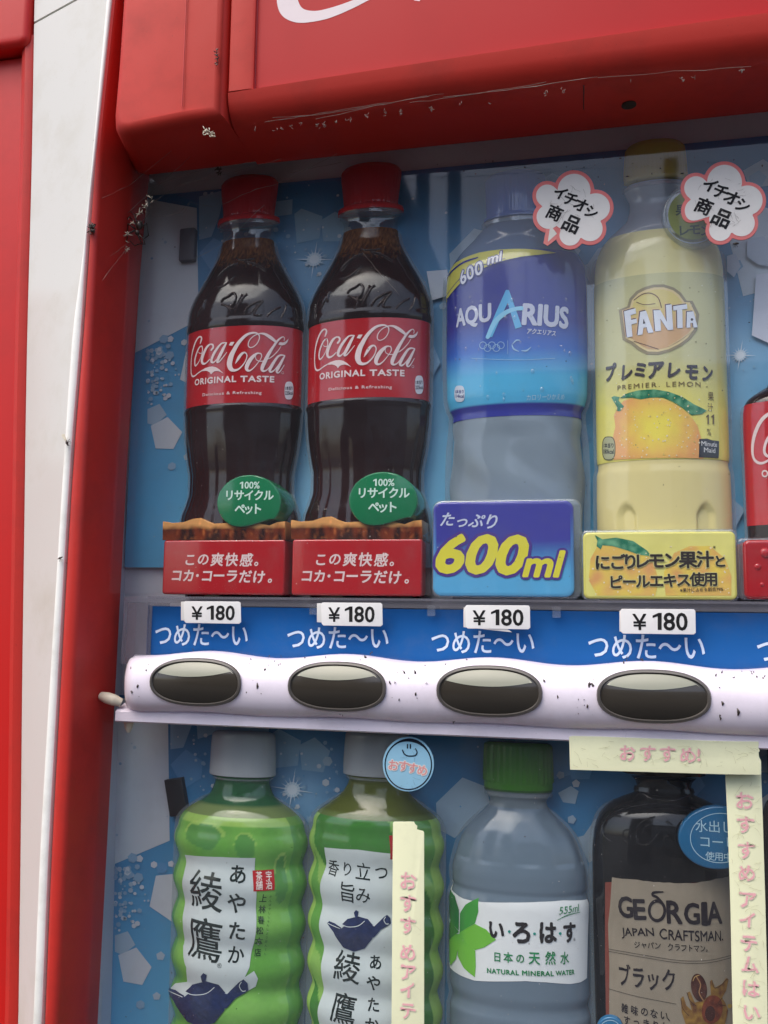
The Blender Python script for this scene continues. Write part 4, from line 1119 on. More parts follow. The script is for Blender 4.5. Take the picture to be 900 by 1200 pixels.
    q = pxrect(687, 625, 859, 699, yb, .002); dd.poly(q, bcol, px=False)
    def lem2(u, v):
        n = nz(u * 160, v * 160, 3); t = min(1, max(0, .45 + n)); return tuple(np.array(lin((236, 208, 92))) * (1 - t) + np.array(lin((226, 166, 104))) * t)
    dd.poly([(690, 680), (692, 655), (700, 640), (715, 633), (735, 634), (752, 643), (766, 660), (772, 680), (768, 698), (700, 698)], lem2, 2)
    dd.poly([(780, 698), (778, 670), (790, 648), (808, 640), (832, 640), (850, 655), (857, 675), (857, 698)], lem2, 3)
    dd.poly([(697, 627), (706, 632), (722, 630), (742, 634), (758, 645), (764, 652), (748, 650), (735, 645), (718, 640), (706, 639), (704, 644), (699, 640), (700, 634)], leaf, 5)
    rnd = random.Random(5)
    for _ in range(70):
        dd.disc(rnd.uniform(690, 856), rnd.uniform(640, 697), rnd.uniform(.4, 1.3), (240, 226, 186), 6, 7)
    dd.obj('picture_print', M['gloss'], bx)
    dd = Decal(Flat(yb), .0002); K = (52, 44, 40); U = ((.075, (214, 206, 140), 6),)
    x = 707.5
    for i, (ch, xx, s) in enumerate((('に', 706, 19), ('ご', 723.5, 19), ('り', 738.5, 19), ('レ', 752, 19), ('モ', 769, 20), ('ン', 787, 20), ('果', 806, 21), ('汁', 826, 20), ('と', 843.5, 15))):
        dd.char(ch, xx, 659 - i * .55 + (0 if i < 8 else 3), s, K, bold=.035, layer=9, under=U)
    for i, ch in enumerate('ピールエキス使用'): dd.char(ch, 721.5 + i * 15.9, 682 - i * .5, 17, K, bold=.032, layer=9, under=U)
    dd.char('※', 838, 641, 6, K, layer=9)
    dd.text('※果汁に占める割合79%', (797, 694), (847.5, 692.5), 4.6, K, bold=.012, layer=9)
    dd.obj('lettering', M['gloss'], bx)
make_lemon()

# ---- small cola at the right edge
def make_small():
    rows = [(440, 905, 955, 'c'), (452, 903, 957), (457, 894, 966), (463, 884, 976), (470, 876, 984), (480, 873, 987), (500, 872, 988), (600, 872, 988), (640, 872, 988), (700, 873, 987)]
    b = Bottle('cola_can_bottle', 'short red script-label cola bottle cut off at the right edge of the window', 'bottle', (930, 540), rows, LEDGE, 'dummy drinks on the upper shelf')
    lt, lb = b.zc(930, 468), b.zc(930, 614)
    b.lathe('bottle_body', b.floor, b.zc(930, 441), M['body'], col=lambda z, th: lin((34, 16, 18)), dz=.002)
    f = lambda z: b.f(z) + .0003
    lab = b.lathe('label', lb, lt, M['gloss'], f=f, col=lambda z, th: lin((190, 26, 36)), capt=False, capb=False, n=160, dz=.004)
    b.flange(b.floor + .03, lt, .0014)
    sf = Cyl(b.x0, b.by, f, .028); d = Decal(sf); W = (232, 210, 210)
    d.stroke([(915, 482, 4), (905, 483, 4), (893, 492, 5), (885, 508, 6), (882, 525, 6), (884, 538, 4), (892, 543, 3), (903, 538, 2.5), (914, 528, 2)], W, 1)
    d.stroke([(918, 505, 3), (906, 507, 4), (898, 518, 4), (896, 530, 4), (902, 535, 3), (912, 529, 2), (918, 515, 2)], W, 2)
    d.text('ORIGINAL', (893, 559), (945, 561), 8, W, bold=.03, layer=2)
    d.stroke([(922, 530, 3), (930, 500, 5), (945, 490, 3), (940, 510, 3), (930, 535, 3)], W, 3)
    d.obj('lettering', M['matte'], lab)
    yb = .0048
    slab('clear_cover', pxrect(866, 629, 985, 703.5, yb, .003), yb + .0015, .0325, .0015, M['rail'], b.t)
    bx = slab('promo_box', pxrect(873, 632, 980, 702, yb, .003), yb, .032, .0016, M['gloss'], b.t, col=(172, 16, 26), seg=5)
    V = []; F = []
    for x, y, s_ in ((897, 648, .0024), (888, 664, .0016), (905, 675, .0013), (893, 685, .0010)):
        p = at(x, y, yb); n = len(V)
        for k in range(5):
            rr = s_ * math.cos(k / 4 * 1.5)
            for j in range(14): t = 2 * math.pi * j / 14; V.append((p[0] + rr * math.cos(t), yb - s_ * .5 * math.sin(k / 4 * 1.57), p[2] + rr * math.sin(t)))
        for k in range(4):
            for j in range(14): F.append((n + k * 14 + j, n + k * 14 + (j + 1) % 14, n + k * 14 + 14 + (j + 1) % 14, n + k * 14 + 14 + j))
        F.append(tuple(n + 56 + j for j in range(14)))
    fixn(mesh_obj('water_drops', V, F, M['gloss'], bx, [lin((180, 20, 30))] * len(V)))
make_small()

# ---- lower shelf
LF = LEDGE - PITCH
def teapot(d, cx, cy, k, lay=6):
    NB = (34, 46, 82); WH = (206, 216, 214)
    def nb(u, v): return tuple(np.array(lin(NB)) * (1 + .55 * nz(u * 900, v * 900, 2)))
    Q = lambda L: [(cx + x * k, cy + y * k) for x, y in L]
    d.poly(Q([(-46, 2), (-30, 8), (-20, 0), (0, -6), (20, -4), (34, 2), (30, 26), (16, 44), (-4, 50), (-24, 42), (-38, 22)]), nb, lay)
    d.poly(Q([(-54, -4), (-50, -8), (-40, -4), (-28, 4), (-26, 18), (-36, 20), (-46, 8)]), nb, lay + 1)
    d.poly(Q([(-26, -2), (-16, -12), (4, -17), (22, -12), (32, 0), (10, 4), (-12, 4)]), nb, lay + 2)
    d.poly(Q([(-2, -16), (-4, -24), (0, -29), (5, -26), (3, -16)]), nb, lay + 3)
    d.poly(Q([(24, 12), (36, 0), (52, -16), (58, -20), (64, -14), (65, -4), (60, 0), (46, 8), (34, 22), (26, 24)]), nb, lay + 4)
    d.stroke([(*p, .8) for p in Q([(-26, -1), (-14, 3), (4, 1), (16, -8)])], WH, lay + 5)
    d.stroke([(*p, .8) for p in Q([(55, -16), (52, -10), (56, -3), (61, -3)])], WH, lay + 6)
    d.stroke([(*p, .7) for p in Q([(-52, -4), (-44, 0), (-30, 6)])], WH, lay + 6)

def make_tea(second):
    if not second:
        rows = [(859, 250, 314, 'c'), (863, 246, 318.5, 'c'), (904, 242.5, 319, 'c'), (910, 242, 319.5, 'c'), (913, 250, 312), (922, 248, 315), (930, 243.5, 318), (938, 233, 328), (946, 220, 339), (956, 211, 350), (966, 206.5, 354.5), (980, 206, 355.5), (1290, 205, 355)]
        b = Bottle('green_tea_bottle', 'bright green ribbed tea bottle with white cap, leftmost on the lower shelf', 'bottle', (280.5, 1040), rows, LF, 'dummy drinks on the lower shelf')
        ax, capy, capb_, lty, waves = 281, 859, 911, 959, 1042
    else:
        rows = [(859, 409, 475, 'c'), (863, 405.5, 479, 'c'), (904, 403, 482, 'c'), (910, 402.5, 482, 'c'), (913, 409, 474), (920, 407, 476), (930, 401, 483), (940, 389, 494), (950, 375, 507), (960, 366, 513), (970, 364, 515), (985, 363.5, 515.5), (1290, 363, 516)]
        b = Bottle('green_tea_bottle', 'darker green tea bottle partly behind the narrow yellow tape strip', 'bottle', (440, 1040), rows, LF, 'dummy drinks on the lower shelf')
        ax, capy, capb_, lty, waves = 440, 859, 911, 962, 1046
    zt = b.zc(ax, capy); zcb = b.zc(ax, capb_); lt = b.zc(ax, lty); zw = b.zc(ax, waves); ks = 2 * math.pi / .0205
    lo = b.floor + .035
    def wave_(z): return (.0014 * (abs(math.cos((z - zw) * ks / 2)) ** 1.6 * 2 - 1)) * min(1, max(0, (lt - .004 - z) / .006))
    f0 = b.f; f = lambda z: f0(z) + (wave_(z) if z < lt else 0)
    cap(b, zcb, zt, (176, 180, 182), knurl=.00015, nk=60, topr=.003)
    b.lathe('bottle_neck', lt - .0002, zcb - .0002, M['body'], f=f0, col=(lambda z, th: lin((44, 92, 58)) if z > lt + .0055 else lin((110, 128, 78))) if not second else (lambda z, th: lin((84, 92, 36)) if z > lt + .002 else lin((96, 112, 60))), capb=False)
    b.lathe('neck_ring', zcb - .0022, zcb - .0004, M['flange'], f=lambda z: f0(zcb - .004) + .0016, n=96)
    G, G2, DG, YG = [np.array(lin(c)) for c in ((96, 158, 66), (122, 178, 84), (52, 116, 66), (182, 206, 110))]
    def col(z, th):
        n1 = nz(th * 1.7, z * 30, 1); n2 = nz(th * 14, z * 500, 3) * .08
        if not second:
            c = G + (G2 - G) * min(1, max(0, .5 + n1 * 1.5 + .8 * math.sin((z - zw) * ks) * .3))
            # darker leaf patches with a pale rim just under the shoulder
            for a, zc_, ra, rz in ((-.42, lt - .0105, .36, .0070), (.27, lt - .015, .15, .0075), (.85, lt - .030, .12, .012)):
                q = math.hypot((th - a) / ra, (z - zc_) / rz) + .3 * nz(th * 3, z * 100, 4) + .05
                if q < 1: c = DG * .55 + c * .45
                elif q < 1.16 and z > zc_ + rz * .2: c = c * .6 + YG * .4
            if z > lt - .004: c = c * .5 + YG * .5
            if abs(th) > 1.05: c = c * .35 + DG * .4 + G * .25  # label sides darkened in the colour, painting shade at the bottle's edges
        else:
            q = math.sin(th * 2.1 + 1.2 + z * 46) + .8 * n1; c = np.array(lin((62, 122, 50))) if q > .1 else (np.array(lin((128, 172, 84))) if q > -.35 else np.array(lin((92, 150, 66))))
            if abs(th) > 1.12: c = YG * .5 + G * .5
        return tuple(c * (1 + n2))
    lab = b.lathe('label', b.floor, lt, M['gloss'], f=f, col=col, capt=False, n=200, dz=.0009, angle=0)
    b.flange(b.floor, b.zc(ax, 935), .0022)
    sf = Cyl(b.x0, b.by, lambda z: f(z) + .0001, .0365); sf.vstep = .0016
    d = Decal(sf, .0002); WP = (196, 206, 206); K = (30, 42, 40)
    if not second:
        o = (195, 980); k = 5.455; Q = lambda L: [(o[0] + x / k, o[1] + y / k) for x, y in L]
        d.poly(Q([(120, 118), (350, 132), (568, 138), (572, 300), (575, 500), (560, 680), (530, 840), (500, 900), (560, 860), (585, 910), (570, 960), (480, 1010), (400, 1060), (330, 1130), (230, 1165), (130, 1120), (70, 1040), (30, 970), (60, 940), (135, 930), (130, 840), (110, 700), (108, 560), (120, 400), (112, 250)]), WP, 0)
        for ch, x, y, s in (('綾', 245, 350, 250), ('鷹', 245, 655, 250)): d.char(ch, *Q([(x, y)])[0], s / k * 1.04, K, bold=.006, rot=3, layer=3, wob=.00035)
        for ch, x, y, s in (('あ', 458, 240, 135), ('や', 450, 425, 135), ('た', 452, 605, 130), ('か', 445, 755, 130)): d.char(ch, *Q([(x, y)])[0], s / k, K, bold=.02, rot=2, layer=3, wob=.0003)
        d.poly(Q([(550, 218), (686, 210), (690, 342), (556, 352)]), (176, 30, 36), 2)
        for ch, x, y in (('宇', 654, 250), ('治', 656, 308), ('茶', 592, 252), ('舗', 594, 312)): d.char(ch, *Q([(x, y)])[0], 64 / k, (226, 214, 208), bold=.01, layer=4, sx=.8)
        for i, ch in enumerate('上林春松本店'): d.char(ch, *Q([(618 - i * 7, 395 + i * 69)])[0], 54 / k, (24, 54, 34), bold=.01, layer=3)
        for i, ch in enumerate('かんばやししゅんしょうほんてん'): d.char(ch, *Q([(666 - i * 2.6, 385 + i * 26)])[0], 20 / k, (24, 54, 34), layer=3)
        d.char('®', *Q([(345, 825)])[0], 44 / k, K, layer=3)
        cx, cy = Q([(240, 1015)])[0]; teapot(d, cx, cy - 3, .80)
    else:
        o = (360, 960); k = 5.; Q = lambda L: [(o[0] + x / k, o[1] + y / k) for x, y in L]
        d.poly(Q([(103, 165), (300, 178), (478, 200), (590, 205), (595, 480), (585, 900), (580, 1300), (60, 1300), (85, 900), (92, 500)]), WP, 0)
        d.poly(Q([(480, 95), (560, 90), (560, 235), (486, 235)]), (168, 34, 40), 2)
        for ch, x, y, s in (('香', 158, 282, 100), ('り', 238, 290, 90), ('立', 330, 305, 110), ('つ', 435, 310, 100), ('旨', 235, 430, 120), ('み', 328, 445, 100), ('綾', 232, 865, 205), ('鷹', 210, 1110, 205)): d.char(ch, *Q([(x, y)])[0], s / k, K, bold=.008, rot=3, layer=3, wob=.0003)
        for ch, x, y, s in (('あ', 400, 835, 95), ('や', 390, 960, 95), ('た', 388, 1085, 95), ('か', 380, 1205, 95)): d.char(ch, *Q([(x, y)])[0], s / k, K, bold=.02, layer=3, wob=.0003)
        cx, cy = Q([(288, 640)])[0]; teapot(d, cx, cy - 4, .62)
    d.obj('lettering', M['gloss'], lab)
make_tea(False); make_tea(True)

def make_water():
    rows = [(872, 577, 647, 'c'), (877, 572.5, 651, 'c'), (900, 571.5, 652, 'c'), (928, 571, 652.5, 'c'), (931, 576, 648), (938, 579, 645), (946, 576, 648), (952, 570, 654), (960, 560, 662), (975, 546, 674), (990, 538, 680), (1005, 533.5, 684), (1022, 530, 687),
            (1034, 530, 687), (1038, 531.5, 685.5), (1043, 530, 687), (1052, 527, 690), (1155, 526, 690), (1160, 527, 689), (1168, 529, 687), (1174, 528, 688), (1182, 525.5, 690.5), (1290, 525.5, 690)]
    b = Bottle('mineral_water_bottle', 'clear grey mineral water bottle with green cap and white leaf label', 'bottle', (608, 1080), rows, LF, 'dummy drinks on the lower shelf')
    zt = b.zc(611, 872); zcb = b.zc(611, 927); zn = b.zc(611, 948)
    cap(b, zcb, zt, (58, 120, 26), nk=34, knurl=.0005, topr=.002)
    b.lathe('cap_band', zcb - .0012, zcb + .0001, M['body'], f=lambda z: b.f(zcb + .002) - .0002, col=lambda z, th: lin((40, 84, 26)), n=96)
    b.lathe('bottle_neck', zn, zcb - .001, M['body'], col=lambda z, th: lin((108, 120, 128)), capb=False)
    def mod(z, th):
        t = min(1, max(0, (zn - z) / .012, 0)) * (1 if z > b.zc(608, 1015) else 0); return -.0010 * abs(math.sin(th * 5 + .5)) ** 2 * t
    b.lathe('bottle_body', b.floor, zn, M['body'], col=lambda z, th: lin((104, 120, 134)), mod=mod, n=200, dz=.001, angle=30)
    b.lathe('neck_ring', zcb - .0036, zcb - .0018, M['flange'], f=lambda z: b.f(zcb - .0036) + .0018, n=96)
    b.flange(b.floor, zn, .0018)
    f = lambda z: b.f(z) + .00015
    sf = Cyl(b.x0, b.by, f, .039); lz0, lz1 = b.zc(608, 1149), b.zc(608, 1053)
    d = Decal(sf, .0001)
    o = (520, 1020); k = 5.; Q = lambda L: [(o[0] + x / k, o[1] + y / k) for x, y in L]
    d.poly(Q([(20, 50), (45, 110), (70, 135), (115, 165), (170, 178), (240, 186), (400, 188), (560, 184), (700, 175), (840, 168), (843, 400), (838, 630), (800, 655), (740, 665), (600, 655), (480, 648), (360, 650), (260, 650), (180, 645), (100, 615), (45, 575), (22, 560)]), (222, 226, 226), 0)
    lab = d.obj('label', M['matte'], b.t)
    d = Decal(sf, .0002)
    def shade(c0, c1, ax):
        a, b2 = np.array(lin(c0)), np.array(lin(c1))
        return lambda u, v: tuple(a + (b2 - a) * min(1, max(0, .5 + (ax[0] * (u - uc) + ax[1] * (v - vc)) / .012)))
    uc, vc = sf.uv(*Q([(95, 365)])[0]); lg, mg, dg, xg = (112, 186, 62), (64, 150, 60), (38, 112, 56), (24, 84, 50)
    d.poly(Q([(95, 365), (98, 250), (130, 200), (208, 158), (205, 240), (185, 310)]), shade(dg, mg, (1, 0)), 2)
    d.poly(Q([(95, 365), (185, 312), (250, 345), (308, 405), (240, 450), (185, 466), (130, 430)]), shade(mg, lg, (1, 0)), 3)
    d.poly(Q([(95, 365), (150, 440), (188, 470), (190, 560), (185, 625), (120, 570), (85, 500)]), shade(mg, lg, (0, -1)), 4)
    d.poly(Q([(95, 370), (92, 450), (75, 520), (45, 558), (24, 500), (28, 400), (60, 375)]), shade(lg, mg, (0, 1)), 5)
    d.poly(Q([(95, 360), (45, 285), (24, 350), (24, 420), (60, 385)]), (58, 128, 54), 6)
    d.poly(Q([(92, 350), (94, 230), (70, 150), (45, 110), (35, 200), (40, 280)]), shade(dg, mg, (0, -1)), 7)
    d.obj('leaf_emblem', M['gloss'], lab)
    d = Decal(sf, .00025); K = (34, 32, 34); GR = (24, 124, 72)
    for ch, x, y, s in (('い', 308, 345, 125), ('ろ', 458, 360, 145), ('は', 608, 362, 140), ('す', 735, 360, 130)): d.char(ch, *Q([(x, y)])[0], s / k, K, bold=.04, layer=3, wob=.0003)
    for x, y in ((385, 357), (531, 370), (680, 368)): d.disc(*Q([(x, y)])[0], 1.7, (30, 140, 128), 3, 12)
    for ch, x, y, s in (('日', 315, 505, 60), ('本', 378, 508, 66), ('の', 448, 514, 62), ('天', 530, 512, 82), ('然', 624, 512, 82), ('水', 706, 512, 78)): d.char(ch, *Q([(x, y)])[0], s / k, GR, bold=.018, layer=3)
    d.text('NATURAL', *Q([(257, 598), (440, 612)]), 5.4, GR, bold=.03, layer=3, spacing=1.1)
    d.text('MINERAL', *Q([(460, 612), (642, 616)]), 5.4, GR, bold=.03, layer=3, spacing=1.1)
    d.text('WATER', *Q([(654, 614), (762, 606)]), 5.4, GR, bold=.03, layer=3, spacing=1.05)
    d.text('555ml', *Q([(672, 258), (795, 236)]), 8.6, GR, bold=.0, shear=.25, layer=3, wob=.0003)
    d.stroke([(*p, w_) for p, w_ in zip(Q([(664, 290), (720, 262), (796, 243)]), (.6, 1.1, .6))], GR, 3)
    d.char('®', *Q([(764, 402)])[0], 5, K, layer=3)
    d.obj('lettering', M['matte'], lab)
make_water()

def make_coffee():
    rows = [(906, 741, 820, 'c'), (908, 739, 822, 'c'), (911, 739, 822, 'c'), (914, 747, 815), (922, 749, 813), (930, 745, 817), (935, 733, 830), (941, 720, 842), (950, 709, 853), (962, 701.5, 861), (980, 696.5, 866), (1010, 694, 868.5), (1060, 693.5, 869), (1290, 694, 868)]
    b = Bottle('coffee_bottle', 'black coffee bottle with kraft-paper look label behind the yellow tape', 'bottle', (781, 1060), rows, LF, 'dummy drinks on the lower shelf')
    zt = b.zc(781, 880); zcb = b.zc(781, 910)
    b.lathe('bottle_body', b.floor, b.zc(781, 914), M['body'], col=lambda z, th: lin((11, 11, 13)), n=160, dz=.002)
    b.lathe('cap', zcb, zt, M['body'], f=lambda z: .0195, col=lambda z, th: lin((22, 21, 22)), n=96, mod=lambda z, th: .0003 * (math.sin(th * 40) > 0), dz=.001)
    b.lathe('neck_ring', b.zc(781, 930), b.zc(781, 925), M['body'], f=lambda z: b.f(z) + .001, col=lambda z, th: lin((24, 22, 22)))
    b.flange(b.floor, b.zc(781, 945), .0018)
    e = Decal(b.cyl(.039), 0); Q9 = lambda L, w_: [(700 + x / 9, 940 + y / 9, w_) for x, y in L]
    def E(L, w_=1.8, h=.0008): e.stroke(Q9(L, w_), (11, 11, 13), ridge=h, sm=5)
    E([(270, 390), (285, 300), (355, 295)]); E([(270, 390), (350, 430), (350, 350)]); E([(410, 340), (430, 260), (500, 190), (610, 155)], 2.4, .001); E([(480, 330), (500, 270), (545, 230)], 2.2)
    E([(540, 440), (600, 390), (635, 330)], 2.4, .001); E([(700, 480), (710, 370), (760, 360)], 2.2); E([(760, 380), (800, 430), (840, 470)], 2.2, .001); E([(720, 210), (760, 215), (790, 245)], 2)
    E([(150, 420), (70, 330), (80, 220), (160, 150), (250, 150)], 1.6); E([(410, 345), (420, 420), (480, 450), (540, 440)], 2)
    e.obj('embossing', M['body'], b.t)
    f = lambda z: b.f(z) + .0002
    sf = Cyl(b.x0, b.by, f, .040); o = (700, 920); k = 4.286; Q = lambda L: [(o[0] + x / k, o[1] + y / k) for x, y in L]
    d = Decal(sf, .0001, fine=.0022)
    d.poly(Q([(40, 488), (110, 484), (300, 500), (500, 490), (640, 465), (680, 455), (690, 800), (690, 1500), (50, 1500), (40, 900)]), (120, 62, 52), 0)
    def kraft(u, v):
        n = nz(u * 60, v * 60, 3) + .6 * nz(u * 300, v * 120, 6); return tuple(np.array(lin((140, 130, 114))) * (1 + .16 * n))
    rnd = random.Random(6); tp = [(75, 462)]
    for i in range(1, 24): tp.append((75 + i * 26, 462 + 30 * math.sin(i / 24 * 2.6) ** 1 + rnd.uniform(-3, 3) - (i > 16) * (i - 16) * 4))
    d.poly(Q(tp + [(690, 470), (690, 1500), (60, 1500), (62, 900), (55, 700), (66, 600)]), kraft, 2)
    lab = d.obj('label', M['matte'], b.t)
    d = Decal(sf, .0003); K = (30, 24, 30)
    for t, x0, x1, y0, y1, h in (('G', 114, 182, 660, 665, 100), ('E', 190, 245, 670, 672, 96), ('R', 352, 425, 690, 694, 108), ('G', 440, 512, 697, 697, 104), ('I', 527, 547, 697, 697, 104), ('A', 552, 622, 698, 690, 108)):
        d.text(t, *Q([(x0, y0), (x1, y1)]), h / k, K, bold=.028, layer=3, wob=.00025)
    d.ring(*Q([(300, 630)])[0], 9, 3.8, K, 3, 32, ry=11.5)
    d.stroke([(*p, w_) for p, w_ in zip(Q([(325, 588), (300, 562), (278, 552), (285, 538), (330, 535)]), (3, 3.2, 3, 3, 1.4))], K, 4)
    d.text('JAPAN', *Q([(128, 768), (288, 768)]), 12, K, bold=.012, layer=3, wob=.0004)
    d.text('CRAFTSMAN.', *Q([(314, 770), (628, 780)]), 12, K, bold=.012, layer=3, wob=.0004)
    d.text('ジャパン', *Q([(190, 818), (320, 822)]), 8, K, bold=.01, layer=3, wob=.0003)
    d.text('クラフトマン。', *Q([(355, 828), (552, 836)]), 8, K, bold=.01, layer=3, wob=.0003)
    for dy in (0, 12): d.stroke([(*p, .5) for p in Q([(60, 822 + dy), (250, 855 + dy), (420, 880 + dy), (560, 878 + dy), (680, 850 + dy)])], K, 3)
    d.text('ブラック', *Q([(118, 1005), (395, 1035)]), 26, K, bold=.02, layer=3, wob=.0005, shear=.05)
    d.stroke([(*p, .5) for p in Q([(60, 1022), (200, 1060), (395, 1098)])], K, 3)
    for ch, x, y in zip('雑味のない、', (140, 188, 238, 285, 335, 372), (1120, 1130, 1136, 1146, 1155, 1165)): d.char(ch, *Q([(x, y)])[0], 11.5, K, bold=.015, rot=6, layer=3)
    for ch, x, y in zip('すっきりした', (150, 198, 246, 294, 342, 390), (1180, 1188, 1196, 1205, 1212, 1220)): d.char(ch, *Q([(x, y)])[0], 11.5, K, bold=.015, rot=6, layer=3)
    # beans and splash
    d2 = Decal(sf, .0003, fine=.0012)
    def br(c0, c1, s=400): return lambda u, v: tuple(np.array(lin(c0)) * (.5 + nz(u * s, v * s, 1)) + np.array(lin(c1)) * (.5 - nz(u * s, v * s, 1)))
    o = (780, 1060); k = 8.57
    d2.poly(Q([(150, 940), (175, 915), (205, 1010), (260, 1060), (215, 880), (240, 870), (290, 980), (360, 960), (450, 900), (440, 770), (460, 750), (490, 830), (560, 790), (600, 735), (625, 745), (600, 860), (560, 930), (600, 1000), (620, 1060), (590, 1200), (600, 1400), (250, 1400), (200, 1200), (160, 1080)]), br((150, 116, 52), (96, 60, 34)), 3)
    d2.disc(*Q([(330, 830)])[0], 9, br((84, 46, 34), (54, 28, 24)), 6, 28, ry=16.5, rot=-.18)
    d2.stroke([(*p, 1.6) for p in Q([(305, 720), (345, 800), (330, 880), (370, 955)])], (150, 110, 76), 8)
    d2.stroke([(*p, 1.) for p in Q([(270, 760), (290, 720), (330, 705)])], (170, 140, 90), 9)
    d2.disc(*Q([(460, 1050)])[0], 12, br((122, 60, 38), (84, 40, 28)), 7, 28, ry=17, rot=.2)
    d2.disc(*Q([(440, 1090)])[0], 6, br((50, 26, 22), (70, 36, 28)), 8, 20, ry=9)
    for p in ([(150, 940), (170, 1040), (230, 1110)], [(210, 880), (240, 960), (300, 1010)], [(460, 760), (480, 830), (540, 810), (610, 740)], [(560, 930), (520, 990), (590, 1010)]): d2.stroke([(*q, .8) for q in Q(p)], (62, 40, 26), 9)
    d2.disc(*Q([(635, 1015)])[0], 2.6, (170, 140, 70), 6, 14)
    d2.obj('picture_print', M['matte'], lab)
    d.obj('lettering', M['matte'], lab)
    # blue badge hung on the shoulder
    yg = b.by - .0235; c = (843, 982)
    bd = slab('badge', [(c[0] + 48 * math.cos(i * math.pi / 24), c[1] + 37.5 * math.sin(i * math.pi / 24)) for i in range(48)], yg, yg + .004, .0009, M['gloss'], b.t, px=yg, col=(34, 96, 138))
    dd = Decal(Flat(yg), .0001); W = (164, 196, 210)
    dd.ring(c[0] + 1, c[1], 35, .8, W, 0, 48, ry=29)
    for t, y, x0 in (('水出し', 968, 822), ('コーヒー', 986, 826), ('使用中', 1003, 832)):
        for i, ch in enumerate(t): dd.char(ch, x0 + i * (15 if y < 1000 else 10.5), y + i * .6, 15 if y < 1000 else 11, W, bold=.0, layer=2)
    dd.obj('lettering', M['matte'], bd)
    c2 = (815, 1215); yg = .012
    bd = slab('round_tag', [(715 + 16 * math.cos(i * math.pi / 16), 1208 + 16 * math.sin(i * math.pi / 16)) for i in range(32)], .004, .007, .0006, M['gloss'], b.t, px=.004, col=(40, 104, 146))
    dd = Decal(Flat(.004), .0001); dd.ring(715, 1208, 12.5, .8, W, 0); dd.obj('ring_print', M['matte'], bd)
make_coffee()
# next bottle past the tape, only its dark edge showing
def make_next():
    rows = [(906, 920, 990, 'c'), (925, 925, 985), (940, 905, 1005), (960, 897, 1010), (1000, 894, 1013), (1290, 894, 1013)]
    b = Bottle('coffee_bottle', 'dark brown bottle whose left edge shows past the vertical yellow tape at the right', 'bottle', (953, 1060), rows, LF, 'dummy drinks on the lower shelf')
    b.lathe('bottle_body', b.floor, b.zc(953, 915), M['body'], col=lambda z, th: lin((62, 44, 40)), n=96, dz=.003)
    b.lathe('cap', b.zc(953, 913), b.zc(953, 878), M['body'], f=lambda z: .018, col=lambda z, th: lin((40, 30, 30)), n=96)
make_next()

# ------------------------------------------------------------------ price tags on the rail
def price(n, q, tx, lab, back=None):
    Y0 = .0008
    p = at((q[0] + q[2]) / 2, (q[1] + q[3]) / 2, Y0)
    t = thing('price_tag', lab, 'price tag', (p[0], Y0 + .002, p[2]), 'price tags under the bottles')
    if back: slab('backing_card', back, Y0 + .0004, Y0 + .0009, .0002, M['matte'], t, px=Y0, col=(210, 210, 206))
    card = slab('card', [(q[0] + 2, q[1]), (q[2] - 2, q[1] + .5), (q[2], q[1] + 2.5), (q[2] + .4, q[3] - 2), (q[2] - 2, q[3]), (q[0] + 3, q[3] - 1), (q[0] + 1, q[3] - 3), (q[0], q[1] + 2)], Y0, Y0 + .0004, .0001, M['matte'], t, px=Y0, col=(224, 224, 222))
    d = Decal(Flat(Y0), .0001)
    d.text('¥', (tx[0], tx[2]), (tx[0] + (tx[1] - tx[0]) * .25, tx[2]), tx[3] * .92, (22, 22, 24), bold=.012)
    L = tx[1] - tx[0]
    d.poly([(tx[0] + L * a, tx[2] + .2 - tx[3] * b) for a, b in ((.455, 0), (.455, .80), (.36, .70), (.36, .84), (.47, 1.0), (.53, 1.0), (.53, 0))], (22, 22, 24))
    d.text('8', (tx[0] + L * .575, tx[2] + .4), (tx[0] + L * .775, tx[2] + .5), tx[3], (22, 22, 24), bold=.02)
    d.text('0', (tx[0] + L * .81, tx[2] + .5), (tx[1] + L * .01, tx[2] + .6), tx[3], (22, 22, 24), bold=.02)
    d.obj('lettering', M['matte'], card)
price(1, (215, 704.5, 282, 731), (224, 275, 725.5), 'price card on the rail below the leftmost cola bottle') if False else None
for q, tx, lab, back in (((215, 704.5, 282, 731), (224.5, 274, 726, 16.5), 'white price card with black figures below the leftmost cola bottle', [(211.5, 705), (225, 705), (225, 728), (211.5, 727)]),
                         ((376, 706, 448, 734), (385, 438, 728.5, 18), 'white price card, slightly askew, below the second cola bottle', [(371, 707), (380, 707), (380, 730), (371, 729)]),
                         ((545, 709, 621, 737.5), (554.5, 612.5, 732.5, 18.5), 'white price card with a chipped corner below the sports drink bottle', [(543, 712), (556, 710), (600, 741), (543, 735)]),
                         ((727, 713.5, 815, 743.5), (742, 805, 738, 20), 'largest white price card, below the lemon soda bottle', [(726, 716), (733, 714), (733, 741), (726, 740)])):
    price(0, q, tx, lab, back)
d = Decal(Flat(.0007), .0001); d.poly([(556, 714), (562, 711), (574, 711), (570, 716), (560, 717)], (40, 40, 42))

# ------------------------------------------------------------------ stickers and tape on the windows
def cracks(d, x0, y0, x1, y1, n, seed, col=(150, 146, 140), L=14, inside=None, w=.45, layer=12):
    r = random.Random(seed)
    for _ in range(n):
        x, y = r.uniform(x0, x1), r.uniform(y0, y1); a = r.choice((0, math.pi / 2, 0)) + r.gauss(0, .2); P = []
        for k in range(r.randint(3, 7)):
            if inside and not inside(x, y): break
            if not (x0 <= x <= x1 and y0 <= y <= y1): break
            P.append((x, y, w * r.uniform(.4, 1.2))); a += r.gauss(0, .35); x += math.cos(a) * L / 5; y += math.sin(a) * L / 5
        if len(P) > 1: d.stroke(P, col, layer, sm=0)

